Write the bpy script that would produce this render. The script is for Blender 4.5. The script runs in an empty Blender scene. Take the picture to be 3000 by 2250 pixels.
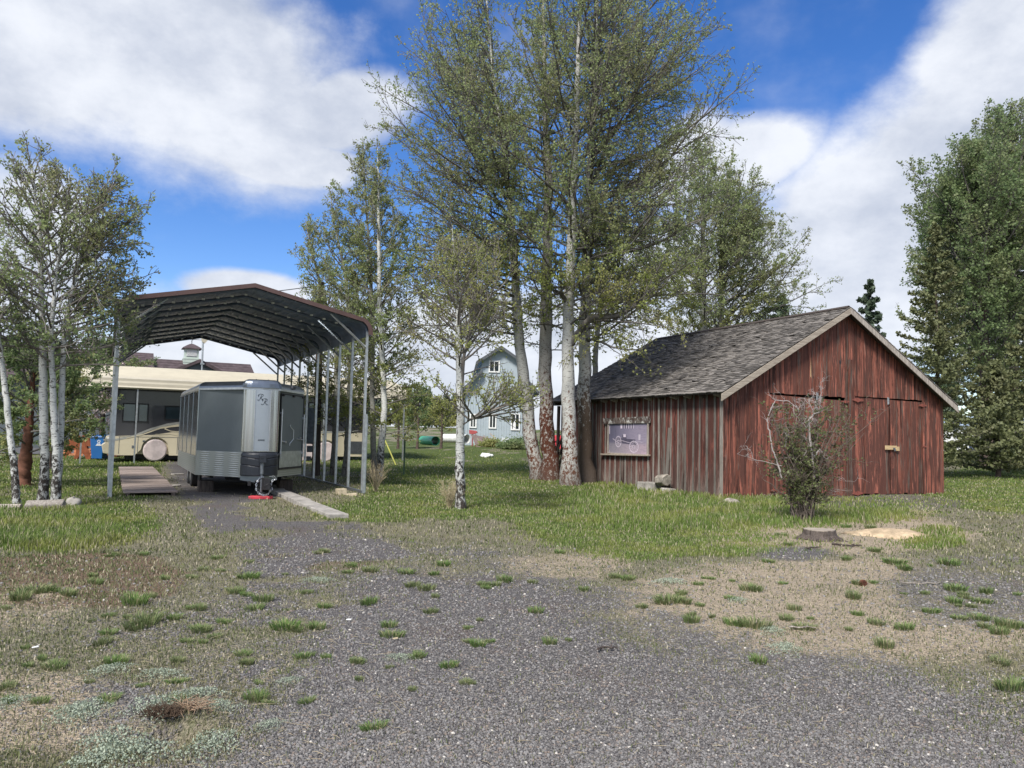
import bpy, math, random
import numpy as np
from mathutils import Vector, Matrix
R = random.Random(11); rng = np.random.default_rng(11)
scene = bpy.context.scene
COL = scene.collection
# ---------------------------------------------------------------- camera
PITCH, ROLL, FPX, CAMH = 0.0667, 0.0216, 2210.7, 1.6      # measured on the 3000 px wide photograph
cam = bpy.data.objects.new('camera', bpy.data.cameras.new('camera')); COL.objects.link(cam)
cam.data.sensor_width = 36; cam.data.lens = 36*FPX/3000
cam.data.clip_start = 0.05; cam.data.clip_end = 3000
cam.matrix_world = Matrix.Translation((0, 0, CAMH)) @ Matrix.Rotation(math.pi/2+PITCH, 4, 'X') @ Matrix.Rotation(ROLL, 4, 'Z')
scene.camera = cam
# ---------------------------------------------------------------- exposure, sun, sky
scene.render.engine = 'CYCLES'
scene.view_settings.view_transform = 'Standard'; scene.view_settings.look = 'None'
scene.view_settings.exposure = EXPOSURE = 1.08; scene.view_settings.gamma = 1
SUN_EL, SUN_AZ = math.radians(48), math.radians(205)       # azimuth clockwise from +Y
sl = bpy.data.lights.new('sun', 'SUN'); sl.energy = 2.6; sl.angle = math.radians(14); sl.color = (1, .95, .88)
so = bpy.data.objects.new('sun', sl); COL.objects.link(so)
sd = Vector((math.sin(SUN_AZ)*math.cos(SUN_EL), math.cos(SUN_AZ)*math.cos(SUN_EL), math.sin(SUN_EL)))
so.rotation_euler = (-sd).to_track_quat('-Z', 'Y').to_euler()
so.location = sd*80
W = bpy.data.worlds.new('World'); scene.world = W; W.use_nodes = True
class NT:
    """tiny node builder"""
    def __init__(s, nt): s.nt = nt; nt.nodes.clear()
    def n(s, t, **k):
        nd = s.nt.nodes.new(t)
        for a, b in k.items():
            if a.startswith('i_'): s.put(nd.inputs[a[2:].replace('_', ' ')] if not a[2:].isdigit() else nd.inputs[int(a[2:])], b)
            else: setattr(nd, a, b)
        return nd
    def put(s, inp, v):
        if isinstance(v, bpy.types.NodeSocket): s.nt.links.new(v, inp)
        else: inp.default_value = v
    def math(s, op, a, b=0.0, c=None, clamp=False):
        nd = s.nt.nodes.new('ShaderNodeMath'); nd.operation = op; nd.use_clamp = clamp
        s.put(nd.inputs[0], a); s.put(nd.inputs[1], b)
        if c is not None: s.put(nd.inputs[2], c)
        return nd.outputs[0]
    def vmath(s, op, a, b=(0, 0, 0), out=0):
        nd = s.nt.nodes.new('ShaderNodeVectorMath'); nd.operation = op
        s.put(nd.inputs[0], a); s.put(nd.inputs[1], b)
        return nd.outputs[out]
    def noise(s, vec, scale, detail=4, rough=.55, col=False, dist=0):
        nd = s.n('ShaderNodeTexNoise'); s.put(nd.inputs['Vector'], vec)
        nd.inputs['Scale'].default_value = scale; nd.inputs['Detail'].default_value = detail
        nd.inputs['Roughness'].default_value = rough; nd.inputs['Distortion'].default_value = dist
        return nd.outputs['Color' if col else 'Fac']
    def ramp(s, f, lo, hi, a=0.0, b=1.0):
        nd = s.n('ShaderNodeMapRange', interpolation_type='SMOOTHSTEP'); s.put(nd.inputs[0], f)
        s.put(nd.inputs[1], lo); s.put(nd.inputs[2], hi); s.put(nd.inputs[3], a); s.put(nd.inputs[4], b)
        return nd.outputs[0]
    def mix(s, f, a, b, mode='MIX'):
        nd = s.n('ShaderNodeMix', data_type='RGBA', blend_type=mode)
        s.put(nd.inputs[0], f); s.put(nd.inputs[6], a if isinstance(a, bpy.types.NodeSocket) else (*a[:3], 1)); s.put(nd.inputs[7], b if isinstance(b, bpy.types.NodeSocket) else (*b[:3], 1))
        return nd.outputs[2]
    def mapping(s, vec, scale=(1, 1, 1), loc=(0, 0, 0)):
        nd = s.n('ShaderNodeMapping'); s.put(nd.inputs['Vector'], vec); nd.inputs['Scale'].default_value = scale; nd.inputs['Location'].default_value = loc
        return nd.outputs[0]
w = NT(W.node_tree)
tc = w.n('ShaderNodeTexCoord').outputs['Generated']
sx = w.n('ShaderNodeSeparateXYZ'); w.put(sx.inputs[0], tc)
az = w.math('ARCTAN2', sx.outputs[0], sx.outputs[1])
el = w.math('ARCSINE', w.math('MAXIMUM', w.math('MINIMUM', sx.outputs[2], .9999), -.9999))
sky = w.n('ShaderNodeTexSky', sky_type='NISHITA', sun_disc=False, sun_elevation=SUN_EL, sun_rotation=SUN_AZ, altitude=1200)
# clouds live in world direction space (azimuth, elevation): the noise sheet plus the big masses seen over the yard
cv = w.n('ShaderNodeCombineXYZ'); w.put(cv.inputs[0], az); w.put(cv.inputs[1], w.math('MULTIPLY', el, 1.5))
ae = w.n('ShaderNodeCombineXYZ'); w.put(ae.inputs[0], az); w.put(ae.inputs[1], el)
n1 = w.noise(cv.outputs[0], 2.6, 9, .58, dist=.35); n2 = w.noise(cv.outputs[0], 9, 7, .62); n3 = w.noise(w.mapping(cv.outputs[0], (1, 1, 1), (3, 5, 0)), 3.4, 6, .55)
def sky_px(px, py):
    a, b = px-1500, py-1125; cr, sr = math.cos(ROLL), math.sin(ROLL); x = a*cr+b*sr; y = -a*sr+b*cr
    c, s_ = math.cos(PITCH), math.sin(PITCH); x /= FPX; u = -y/FPX; v = Vector((x, c-u*s_, u*c+s_))
    return math.atan2(v.x, v.y), math.asin(v.normalized().z)
def blob(px, py, rx, ry, rot=0):
    a, e = sky_px(px, py)
    d = w.vmath('SUBTRACT', ae.outputs[0], (a, e, 0))
    if rot:
        vr = w.n('ShaderNodeVectorRotate', rotation_type='Z_AXIS'); w.put(vr.inputs['Vector'], d); vr.inputs['Angle'].default_value = -rot; d = vr.outputs[0]
    d = w.vmath('MULTIPLY', d, (FPX/rx, FPX/ry, 0))
    return w.ramp(w.vmath('LENGTH', d, out=1), .35, 1.35, 1, 0)
tot = None
for b_ in [(150, 60, 900, 330, 0), (560, 200, 560, 330, -.35), (1000, 330, 260, 130, .3), (820, 470, 300, 90, 0), (2750, 520, 720, 330, .42), (3000, 200, 360, 300, .5), (2600, 800, 900, 330, 0),
           (2150, 470, 330, 140, .2), (740, 850, 210, 62, 0), (1500, 1090, 1300, 300, 0), (60, 780, 200, 300, 0), (560, 1090, 480, 120, 0), (2080, 480, 200, 160, 0)]:
    g = blob(*b_); tot = g if tot is None else w.math('MAXIMUM', tot, g)
behind = w.ramp(w.math('ABSOLUTE', az), 1.0, 1.5, 0, .62)       # broken cloud over the rest of the sky
over = w.ramp(el, .75, 1.1, 0, .55)
tot = w.math('MAXIMUM', tot, w.math('MAXIMUM', behind, over))
dens = w.math('ADD', w.math('MULTIPLY', tot, .64), w.math('ADD', w.math('MULTIPLY', n1, .74), w.math('MULTIPLY', n2, .34)))
fac = w.ramp(dens, .70, 1.08)
thin = w.math('MULTIPLY', w.ramp(n3, .52, .8), .25)
fac = w.math('MINIMUM', w.math('ADD', fac, thin), .97)
shade = w.math('ADD', w.math('MULTIPLY', n3, .7), w.math('MULTIPLY', n2, .35))
hz = w.ramp(el, 0, .3, .0, 1)
ccol = w.mix(w.ramp(shade, .36, .66), (.50, .55, .66), (.84, .87, .93))
hs = w.n('ShaderNodeHueSaturation'); w.put(hs.inputs['Color'], sky.outputs[0]); hs.inputs['Saturation'].default_value = 1.36; hs.inputs['Value'].default_value = 1; hs.inputs['Hue'].default_value = .513
b1 = w.n('ShaderNodeBackground', i_Strength=.088); w.put(b1.inputs[0], hs.outputs[0])
b2 = w.n('ShaderNodeBackground', i_Strength=.53); w.put(b2.inputs[0], ccol)
mx = w.n('ShaderNodeMixShader'); w.put(mx.inputs[0], fac); w.put(mx.inputs[1], b1.outputs[0]); w.put(mx.inputs[2], b2.outputs[0])
wo = w.n('ShaderNodeOutputWorld'); w.put(wo.inputs[0], mx.outputs[0])
# ---------------------------------------------------------------- photo pixel -> world helpers (survey only)
def ray(px, py):
    a, b = px-1500, py-1125; cr, sr = math.cos(ROLL), math.sin(ROLL); x = a*cr+b*sr; y = -a*sr+b*cr
    c, s_ = math.cos(PITCH), math.sin(PITCH); x /= FPX; u = -y/FPX
    return Vector((x, c-u*s_, u*c+s_))
def at(px, py, Y):
    r = ray(px, py); return r*(Y/r.y)+Vector((0, 0, CAMH))
HY = [0, 24, 33, 45, 60, 100, 250, 600, 2500]; HZ = [0, 0, .12, .42, .75, 1.3, 3.4, 4, 4]
def gz(x, y):
    return float(np.interp(y, HY, HZ)) + .35*math.exp(-((x+.5)**2/30+(y-46)**2/20))
def ground(px, py):
    r = ray(px, py); y = 20.
    if r.z > -.004: return at(px, py, 120)
    z = 0
    for _ in range(12):
        t = (z-CAMH)/r.z; x, y = r.x*t, min(r.y*t, 200); z = .5*z+.5*gz(x, y)
    return Vector((x, y, gz(x, y)))
def topx(x, y, z):
    z = z-CAMH; c, s_ = np.cos(PITCH), np.sin(PITCH); d = y*c+z*s_; u = z*c-y*s_
    px = FPX*x/d; py = -FPX*u/d; cr, sr = math.cos(ROLL), math.sin(ROLL)
    return 1500+px*cr-py*sr, 1125+px*sr+py*cr
# ---------------------------------------------------------------- mesh builder
class MB:
    def __init__(s): s.v = []; s.f = []; s.m = []; s.t = []; s.k = 0
    def add(s, vs, fs, mi=0, tint=None):
        b = len(s.v); s.v.extend([tuple(v) for v in vs]); t = R.random() if tint is None else tint
        for f in fs: s.f.append(tuple(i+b for i in f)); s.m.append(mi); s.t.append(t)
    def box(s, c, d, rz=0, mi=0, tint=None, rx=0, ry=0):
        M = Matrix.Rotation(rz, 3, 'Z') @ Matrix.Rotation(ry, 3, 'Y') @ Matrix.Rotation(rx, 3, 'X'); c = Vector(c)
        vs = [c + M @ Vector((x*d[0]/2, y*d[1]/2, z*d[2]/2)) for x in (-1, 1) for y in (-1, 1) for z in (-1, 1)]
        s.add(vs, [(0, 1, 3, 2), (4, 6, 7, 5), (0, 4, 5, 1), (2, 3, 7, 6), (0, 2, 6, 4), (1, 5, 7, 3)], mi, tint)
    def hexa(s, lo, hi, mi=0, tint=None):
        """prism between two equal polygons"""
        n = len(lo); s.add(list(lo)+list(hi), [tuple(range(n))[::-1], tuple(range(n, 2*n))]+[(i, (i+1) % n, n+(i+1) % n, n+i) for i in range(n)], mi, tint)
    def quad(s, a, b, c, d, mi=0, tint=None): s.add([a, b, c, d], [(0, 1, 2, 3)], mi, tint)
    def tube(s, pts, rad, n=8, mi=0, tint=None, cap=True, wob=0):
        pts = [Vector(p) for p in pts]; rad = [rad]*len(pts) if not hasattr(rad, '__len__') else rad
        vs = []; up = None
        for i, p in enumerate(pts):
            d = (pts[min(i+1, len(pts)-1)]-pts[max(i-1, 0)]).normalized()
            if up is None: up = Vector((0, 0, 1)) if abs(d.z) < .9 else Vector((1, 0, 0))
            x = d.cross(up).normalized(); y = x.cross(d).normalized(); up = y
            for k in range(n):
                a = 2*math.pi*k/n; r = rad[i]*(1+wob*(R.random()-.5))
                vs.append(p+x*(r*math.cos(a))+y*(r*math.sin(a)))
        fs = [(i*n+k, i*n+(k+1) % n, (i+1)*n+(k+1) % n, (i+1)*n+k) for i in range(len(pts)-1) for k in range(n)]
        if cap: fs += [tuple(range(n))[::-1], tuple((len(pts)-1)*n+k for k in range(n))]
        s.add(vs, fs, mi, tint)
    def cyl(s, a, b, r, n=16, mi=0, tint=None): s.tube([a, b], r, n, mi, tint)
    def loft(s, rings, mi=0, tint=None, closed=True, cap=True):
        n = len(rings[0]); vs = [p for r in rings for p in r]; kk = n if closed else n-1
        fs = [(i*n+k, i*n+(k+1) % n, (i+1)*n+(k+1) % n, (i+1)*n+k) for i in range(len(rings)-1) for k in range(kk)]
        if cap and closed: fs += [tuple(range(n))[::-1], tuple((len(rings)-1)*n+k for k in range(n))]
        s.add(vs, fs, mi, tint)
    def blobby(s, c, d, n=3, mi=0, tint=None, rough=.15, seed=0):
        """irregular rounded lump"""
        rr = random.Random(seed); vs = []; fs = []; U = 10; V = 7; c = Vector(c)
        ph = [(rr.uniform(0, 6), rr.uniform(0, 6), rr.uniform(1, 3)) for _ in range(4)]
        for j in range(V+1):
            for i in range(U):
                a = 2*math.pi*i/U; b = math.pi*j/V-math.pi/2
                k = 1+rough*sum(math.sin(p[2]*a+p[0])*math.cos(p[2]*b*1.3+p[1]) for p in ph)/2
                vs.append(c+Vector((d[0]*k*math.cos(a)*math.cos(b), d[1]*k*math.sin(a)*math.cos(b), d[2]*k*math.sin(b))))
        for j in range(V):
            for i in range(U): fs.append((j*U+i, j*U+(i+1) % U, (j+1)*U+(i+1) % U, (j+1)*U+i))
        s.add(vs, fs, mi, tint)
    def build(s, name, mats, parent=None, smooth=False, bevel=0, kind=None, weld=False):
        me = bpy.data.meshes.new(name); me.from_pydata(s.v, [], s.f); mats = mats if isinstance(mats, (list, tuple)) else [mats]
        for m in mats: me.materials.append(m)
        me.polygons.foreach_set('material_index', s.m)
        at_ = me.attributes.new('tint', 'FLOAT', 'FACE'); at_.data.foreach_set('value', s.t)
        if smooth: me.polygons.foreach_set('use_smooth', [True]*len(s.f))
        me.update(); o = bpy.data.objects.new(name, me); COL.objects.link(o)
        if parent: o.parent = parent
        if bevel:
            b = o.modifiers.new('bevel', 'BEVEL'); b.width = bevel; b.segments = 2; b.limit_method = 'ANGLE'
        if kind: o['kind'] = kind
        return o
def raw_mesh(name, V, F, mats, tint=None, parent=None, smooth=False, sizes=None):
    """numpy mesh: V (n,3), F (m,k)"""
    me = bpy.data.meshes.new(name); V = np.asarray(V, np.float32); F = np.asarray(F, np.int32); m, k = F.shape
    me.vertices.add(len(V)); me.vertices.foreach_set('co', V.ravel()); me.loops.add(m*k); me.loops.foreach_set('vertex_index', F.ravel())
    me.polygons.add(m); me.polygons.foreach_set('loop_start', np.arange(0, m*k, k, dtype=np.int32)); me.polygons.foreach_set('loop_total', np.full(m, k, np.int32))
    for mt in (mats if isinstance(mats, (list, tuple)) else [mats]): me.materials.append(mt)
    if tint is not None:
        a = me.attributes.new('tint', 'FLOAT', 'FACE'); a.data.foreach_set('value', np.asarray(tint, np.float32))
    if smooth: me.polygons.foreach_set('use_smooth', np.ones(m, bool))
    me.update(calc_edges=True); o = bpy.data.objects.new(name, me); COL.objects.link(o)
    if parent: o.parent = parent
    return o
def tag(o, label=None, cat=None, group=None, kind=None):
    if label: o['label'] = label
    if cat: o['category'] = cat
    if group: o['group'] = group
    if kind: o['kind'] = kind
    return o
def thing(name, label, cat, loc=(0, 0, 0), rz=0, group=None):
    o = bpy.data.objects.new(name, None); COL.objects.link(o); o.location = loc; o.rotation_euler = (0, 0, rz); o.empty_display_size = .2
    return tag(o, label, cat, group)
def dup(o, loc=None, rz=None, label=None, scale=None):
    def rec(a, p):
        c = a.copy(); COL.objects.link(c)
        if p: c.parent = p
        for ch in a.children: rec(ch, c)
        return c
    c = rec(o, None)
    if loc is not None: c.location = loc
    if rz is not None: c.rotation_euler = (0, 0, rz)
    if scale: c.scale = scale
    if label: c['label'] = label
    return c
# ---------------------------------------------------------------- materials
def new_mat(name):
    m = bpy.data.materials.new(name); m.use_nodes = True; return m, NT(m.node_tree)
def finish(nt, col, rough=.6, metal=0, bump=None, bs=.3, bd=.02, spec=.5, trans=None, coat=0, normal_in=None):
    p = nt.n('ShaderNodeBsdfPrincipled'); nt.put(p.inputs['Base Color'], col if isinstance(col, bpy.types.NodeSocket) else (*col[:3], 1))
    nt.put(p.inputs['Roughness'], rough); nt.put(p.inputs['Metallic'], metal); p.inputs['Specular IOR Level'].default_value = spec; p.inputs['Coat Weight'].default_value = coat
    if bump is not None:
        b = nt.n('ShaderNodeBump'); b.inputs['Strength'].default_value = bs; b.inputs['Distance'].default_value = bd; nt.put(b.inputs['Height'], bump); nt.put(p.inputs['Normal'], b.outputs[0])
    out = p.outputs[0]
    if trans is not None:
        t = nt.n('ShaderNodeBsdfTranslucent'); nt.put(t.inputs[0], trans[1]); m = nt.n('ShaderNodeMixShader'); m.inputs[0].default_value = trans[0]; nt.put(m.inputs[1], out); nt.put(m.inputs[2], t.outputs[0]); out = m.outputs[0]
    o = nt.n('ShaderNodeOutputMaterial'); nt.put(o.inputs[0], out)
def tint_of(nt): return nt.n('ShaderNodeAttribute', attribute_name='tint').outputs['Fac']
def plain(name, col, rough=.6, metal=0, var=.12, scale=6, bs=.1, spec=.5, coat=0, dirt=None):
    m, nt = new_mat(name); oc = nt.n('ShaderNodeTexCoord').outputs['Object']; n = nt.noise(oc, scale, 5, .6)
    f = nt.ramp(n, .3, .7, 1-var, 1+var); cb = nt.n('ShaderNodeCombineColor')
    for i in range(3): nt.put(cb.inputs[i], f)
    c = nt.mix(1, col, cb.outputs[0], 'MULTIPLY')
    if dirt:
        c = nt.mix(nt.math('MULTIPLY', nt.ramp(nt.noise(oc, scale*.4, 6, .7), .5, .75), dirt[1]), c, dirt[0])
    finish(nt, c, rough, metal, nt.noise(oc, scale*8, 3), bs, .005, spec, coat=coat); return m
def wood(name, cols, stretch=(9, 9, .7), rough=.85, var=.5, paint=None, bs=.5, knots=True):
    """weathered boards: grain runs along local z unless stretch says otherwise; cols light->dark; paint=(colour, cover)"""
    m, nt = new_mat(name); oc = nt.n('ShaderNodeTexCoord').outputs['Object']; t = tint_of(nt)
    off = nt.n('ShaderNodeCombineXYZ'); nt.put(off.inputs[0], nt.math('MULTIPLY', t, 37)); nt.put(off.inputs[1], nt.math('MULTIPLY', t, 53)); nt.put(off.inputs[2], nt.math('MULTIPLY', t, 91))
    v = nt.vmath('ADD', oc, off.outputs[0]); g = nt.noise(nt.mapping(v, stretch), 3.2, 7, .65, dist=.6); g2 = nt.noise(nt.mapping(v, tuple(s*3.5 for s in stretch)), 4, 4, .7)
    c = nt.mix(nt.ramp(g, .34, .66), cols[1], cols[0]); c = nt.mix(nt.ramp(g2, .45, .75, 0, .55), c, cols[2])
    if paint:
        wear = nt.noise(nt.mapping(v, tuple(s*.6 for s in stretch)), 2.2, 8, .7, dist=.4)
        f = nt.ramp(nt.math('ADD', wear, nt.math('MULTIPLY', nt.math('SUBTRACT', t, .5), .18)), paint[2], paint[2]+.16)
        if len(paint) > 3:   # paint worn off towards the foot of the boards
            sz = nt.n('ShaderNodeSeparateXYZ'); nt.put(sz.inputs[0], oc)
            f = nt.math('MULTIPLY', f, nt.ramp(nt.math('ADD', sz.outputs[2], nt.math('MULTIPLY', wear, 1.2)), .55, paint[3]+.6, .15, 1))
        pc = nt.mix(nt.ramp(g, .3, .7), paint[0], paint[1]); c = nt.mix(f, c, pc)
        stn = nt.noise(nt.mapping(v, tuple(s*.22 for s in stretch)), 3.1, 6, .75, dist=.8); c = nt.mix(nt.ramp(nt.math('ADD', stn, nt.math('MULTIPLY', t, .16)), .52, .64, 0, .85), c, (.045, .022, .018))
    if knots:
        vo = nt.n('ShaderNodeTexVoronoi'); nt.put(vo.inputs['Vector'], nt.mapping(v, (5, 5, 1.7))); vo.inputs['Scale'].default_value = 1.1
        c = nt.mix(nt.ramp(vo.outputs['Distance'], .04, .12, .8, 0), c, (.03, .012, .008))
    f = nt.ramp(t, 0, 1, 1-var*.5, 1+var*.5); cb = nt.n('ShaderNodeCombineColor')
    for i in range(3): nt.put(cb.inputs[i], f)
    c = nt.mix(1, c, cb.outputs[0], 'MULTIPLY')
    finish(nt, c, rough, 0, nt.math('ADD', g, nt.math('MULTIPLY', g2, .5)), bs, .012, .25); return m
def leafmat(name, a, b, c, tr=.35, rough=.55):
    m, nt = new_mat(name); t = tint_of(nt); oc = nt.n('ShaderNodeTexCoord').outputs['Object']; n = nt.noise(oc, .55, 3)
    col = nt.mix(t, a, b); col = nt.mix(nt.ramp(n, .45, .65, 0, .8), col, c)
    finish(nt, col, rough, 0, spec=.3, trans=(tr, col)); return m
def bark(name, white, dark, patch, patch_h=3.0, patch_amt=.6, rough_base=0.0, dash=1.0):
    m, nt = new_mat(name); oc = nt.n('ShaderNodeTexCoord').outputs['Object']; sp = nt.n('ShaderNodeSeparateXYZ'); nt.put(sp.inputs[0], oc); z = sp.outputs[2]
    base = nt.mix(nt.noise(nt.mapping(oc, (2, 2, 6)), 2.5, 4), tuple(x*.78 for x in white), white)
    ds = nt.noise(nt.mapping(oc, (6, 6, 26)), 1.7, 4, .65, dist=.3)           # short horizontal scars
    base = nt.mix(nt.ramp(ds, .565, .62, 0, dash), base, dark)
    sc = nt.noise(nt.mapping(oc, (1.6, 1.6, 1.5)), 2.3, 5, .7, dist=.5)                            # big branch scars
    base = nt.mix(nt.ramp(sc, .64, .69), base, dark)
    hf = nt.ramp(z, patch_h*.35, patch_h*2.2, 1, 0)
    pn = nt.noise(nt.mapping(oc, (3.4, 3.4, 2.2)), 3.2, 9, .78, dist=.2)
    pf = nt.ramp(nt.math('ADD', pn, nt.math('MULTIPLY', hf, .30*patch_amt)), .60, .66)
    pcol = nt.mix(nt.noise(oc, 3.2, 4), patch, tuple(x*.35 for x in patch)); base = nt.mix(pf, base, pcol)
    bf = nt.math('MULTIPLY', nt.ramp(nt.math('ADD', z, nt.math('MULTIPLY', pn, 1.2)), .5, 1.7, 1, 0), rough_base)
    fur = nt.noise(nt.mapping(oc, (14, 14, 2.2)), 1.6, 6, .7); base = nt.mix(nt.math('MULTIPLY', nt.ramp(fur, .56, .66), nt.math('MULTIPLY', hf, .75)), base, (.05, .035, .028))
    base = nt.mix(nt.math('MULTIPLY', bf, nt.ramp(fur, .42, .6, 1, .5)), base, nt.mix(fur, (.045, .032, .025), (.17, .14, .12)))
    finish(nt, base, .85, 0, nt.math('ADD', nt.math('MULTIPLY', fur, bf), nt.math('MULTIPLY', ds, -.4)), .8, .03, .2); return m
M = {}
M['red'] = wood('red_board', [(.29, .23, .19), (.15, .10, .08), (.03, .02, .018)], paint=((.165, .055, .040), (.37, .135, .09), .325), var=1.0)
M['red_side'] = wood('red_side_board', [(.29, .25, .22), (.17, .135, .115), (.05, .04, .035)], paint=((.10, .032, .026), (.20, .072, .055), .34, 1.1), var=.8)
M['grey_wood'] = wood('grey_wood', [(.42, .38, .33), (.22, .19, .165), (.07, .055, .045)], knots=False, var=.5)
M['fascia'] = wood('fascia_wood', [(.50, .44, .36), (.31, .26, .21), (.12, .09, .07)], stretch=(.6, 9, 9), knots=False, var=.3)
M['fascia_y'] = wood('fascia_wood_cross', [(.50, .44, .36), (.31, .26, .21), (.12, .09, .07)], stretch=(1.5, 9, 6), knots=False, var=.3)
M['dark_wood'] = wood('dark_wood', [(.12, .1, .085), (.06, .045, .04), (.02, .015, .012)], knots=False)
M['new_wood'] = wood('new_wood', [(.62, .47, .27), (.5, .36, .19), (.3, .2, .1)], stretch=(.7, 9, 9), knots=False, var=.1)
M['peeling'] = wood('peeling_white', [(.30, .26, .21), (.15, .12, .10), (.05, .04, .03)], stretch=(2, 6, 5), knots=False, var=.1, paint=((.66, .66, .62), (.74, .74, .70), .47))
M['deck'] = wood('deck_wood', [(.40, .33, .29), (.24, .19, .165), (.09, .07, .06)], stretch=(.7, 9, 9), knots=False, var=.55)
M['shingle'] = wood('cedar_shingle', [(.205, .19, .172), (.115, .104, .095), (.035, .032, .03)], stretch=(9, 1.5, 2.5), var=.95, knots=False)
M['batten'] = wood('batten_wood', [(.27, .25, .22), (.15, .13, .115), (.055, .045, .04)], knots=False, var=.6)
M['rust_red'] = plain('painted_hinge', (.22, .065, .045), .7, 0, .3, 12)
M['galv'] = plain('galvanised_steel', (.50, .53, .54), .38, .75, .16, 9, .05)
M['galv_dark'] = plain('dull_steel', (.20, .22, .24), .45, .7, .2, 9, .05)
M['black'] = plain('black_rubber', (.018, .018, .02), .6, 0, .2, 8)
M['blackplastic'] = plain('black_plastic', (.022, .026, .034), .42, 0, .15, 8, .05)
M['white'] = plain('white_paint', (.74, .75, .74), .5, 0, .08, 6)
M['concrete'] = plain('weathered_concrete', (.33, .31, .28), .9, 0, .3, 5, .4, .2, dirt=((.12, .11, .09), .6))
M['rock'] = plain('grey_rock', (.30, .27, .23), .9, 0, .45, 7, .9, .2, dirt=((.10, .09, .08), .7))
M['asphalt'] = plain('asphalt_road', (.11, .11, .115), .9, 0, .2, 3, .3, .2)
M['glass'] = plain('dark_glass', (.02, .028, .032), .06, 0, .1, 2, 0, .8)
M['rust'] = plain('rusty_steel', (.23, .075, .035), .85, .1, .3, 6, .3, .2, dirt=((.10, .035, .025), .7))
# ================================================================ ground zones (surveyed from the photograph, stored per ground vertex)
def sst(x, a, b): t = np.clip((x-a)/(b-a), 0, 1); return t*t*(3-2*t)
def vnoise(x, y, s, seed=0):
    x = x*s; y = y*s; xi = np.floor(x).astype(int); yi = np.floor(y).astype(int); fx = x-xi; fy = y-yi; fx = fx*fx*(3-2*fx); fy = fy*fy*(3-2*fy)
    def h(a, b):
        n = (a*374761393+b*668265263+seed*982451653) & 0x7fffffff; n = ((n ^ (n >> 13))*1274126177) & 0x7fffffff; return ((n ^ (n >> 16)) & 0xffff)/65535.
    return (h(xi, yi)*(1-fx)+h(xi+1, yi)*fx)*(1-fy)+(h(xi, yi+1)*(1-fx)+h(xi+1, yi+1)*fx)*fy
def fbm(x, y, s, seed=0):
    u = x*.8-y*.6; v = x*.6+y*.8; wx = vnoise(u, v, s*1.7, seed+50)-.5; wy = vnoise(v, u, s*1.7, seed+60)-.5; u = u+wx*.7/s; v = v+wy*.7/s
    return (vnoise(u, v, s, seed)+.6*vnoise(v, u, s*2.1, seed+1)+.42*vnoise(u+v*.3, v-u*.3, s*4.7, seed+2)+.3*vnoise(v, u, s*9.7, seed+4))/2.32
def el2(px, py, cx, cy, rx, ry): return 1-sst(np.sqrt(((px-cx)/rx)**2+((py-cy)/ry)**2), .55, 1.25)
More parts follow.
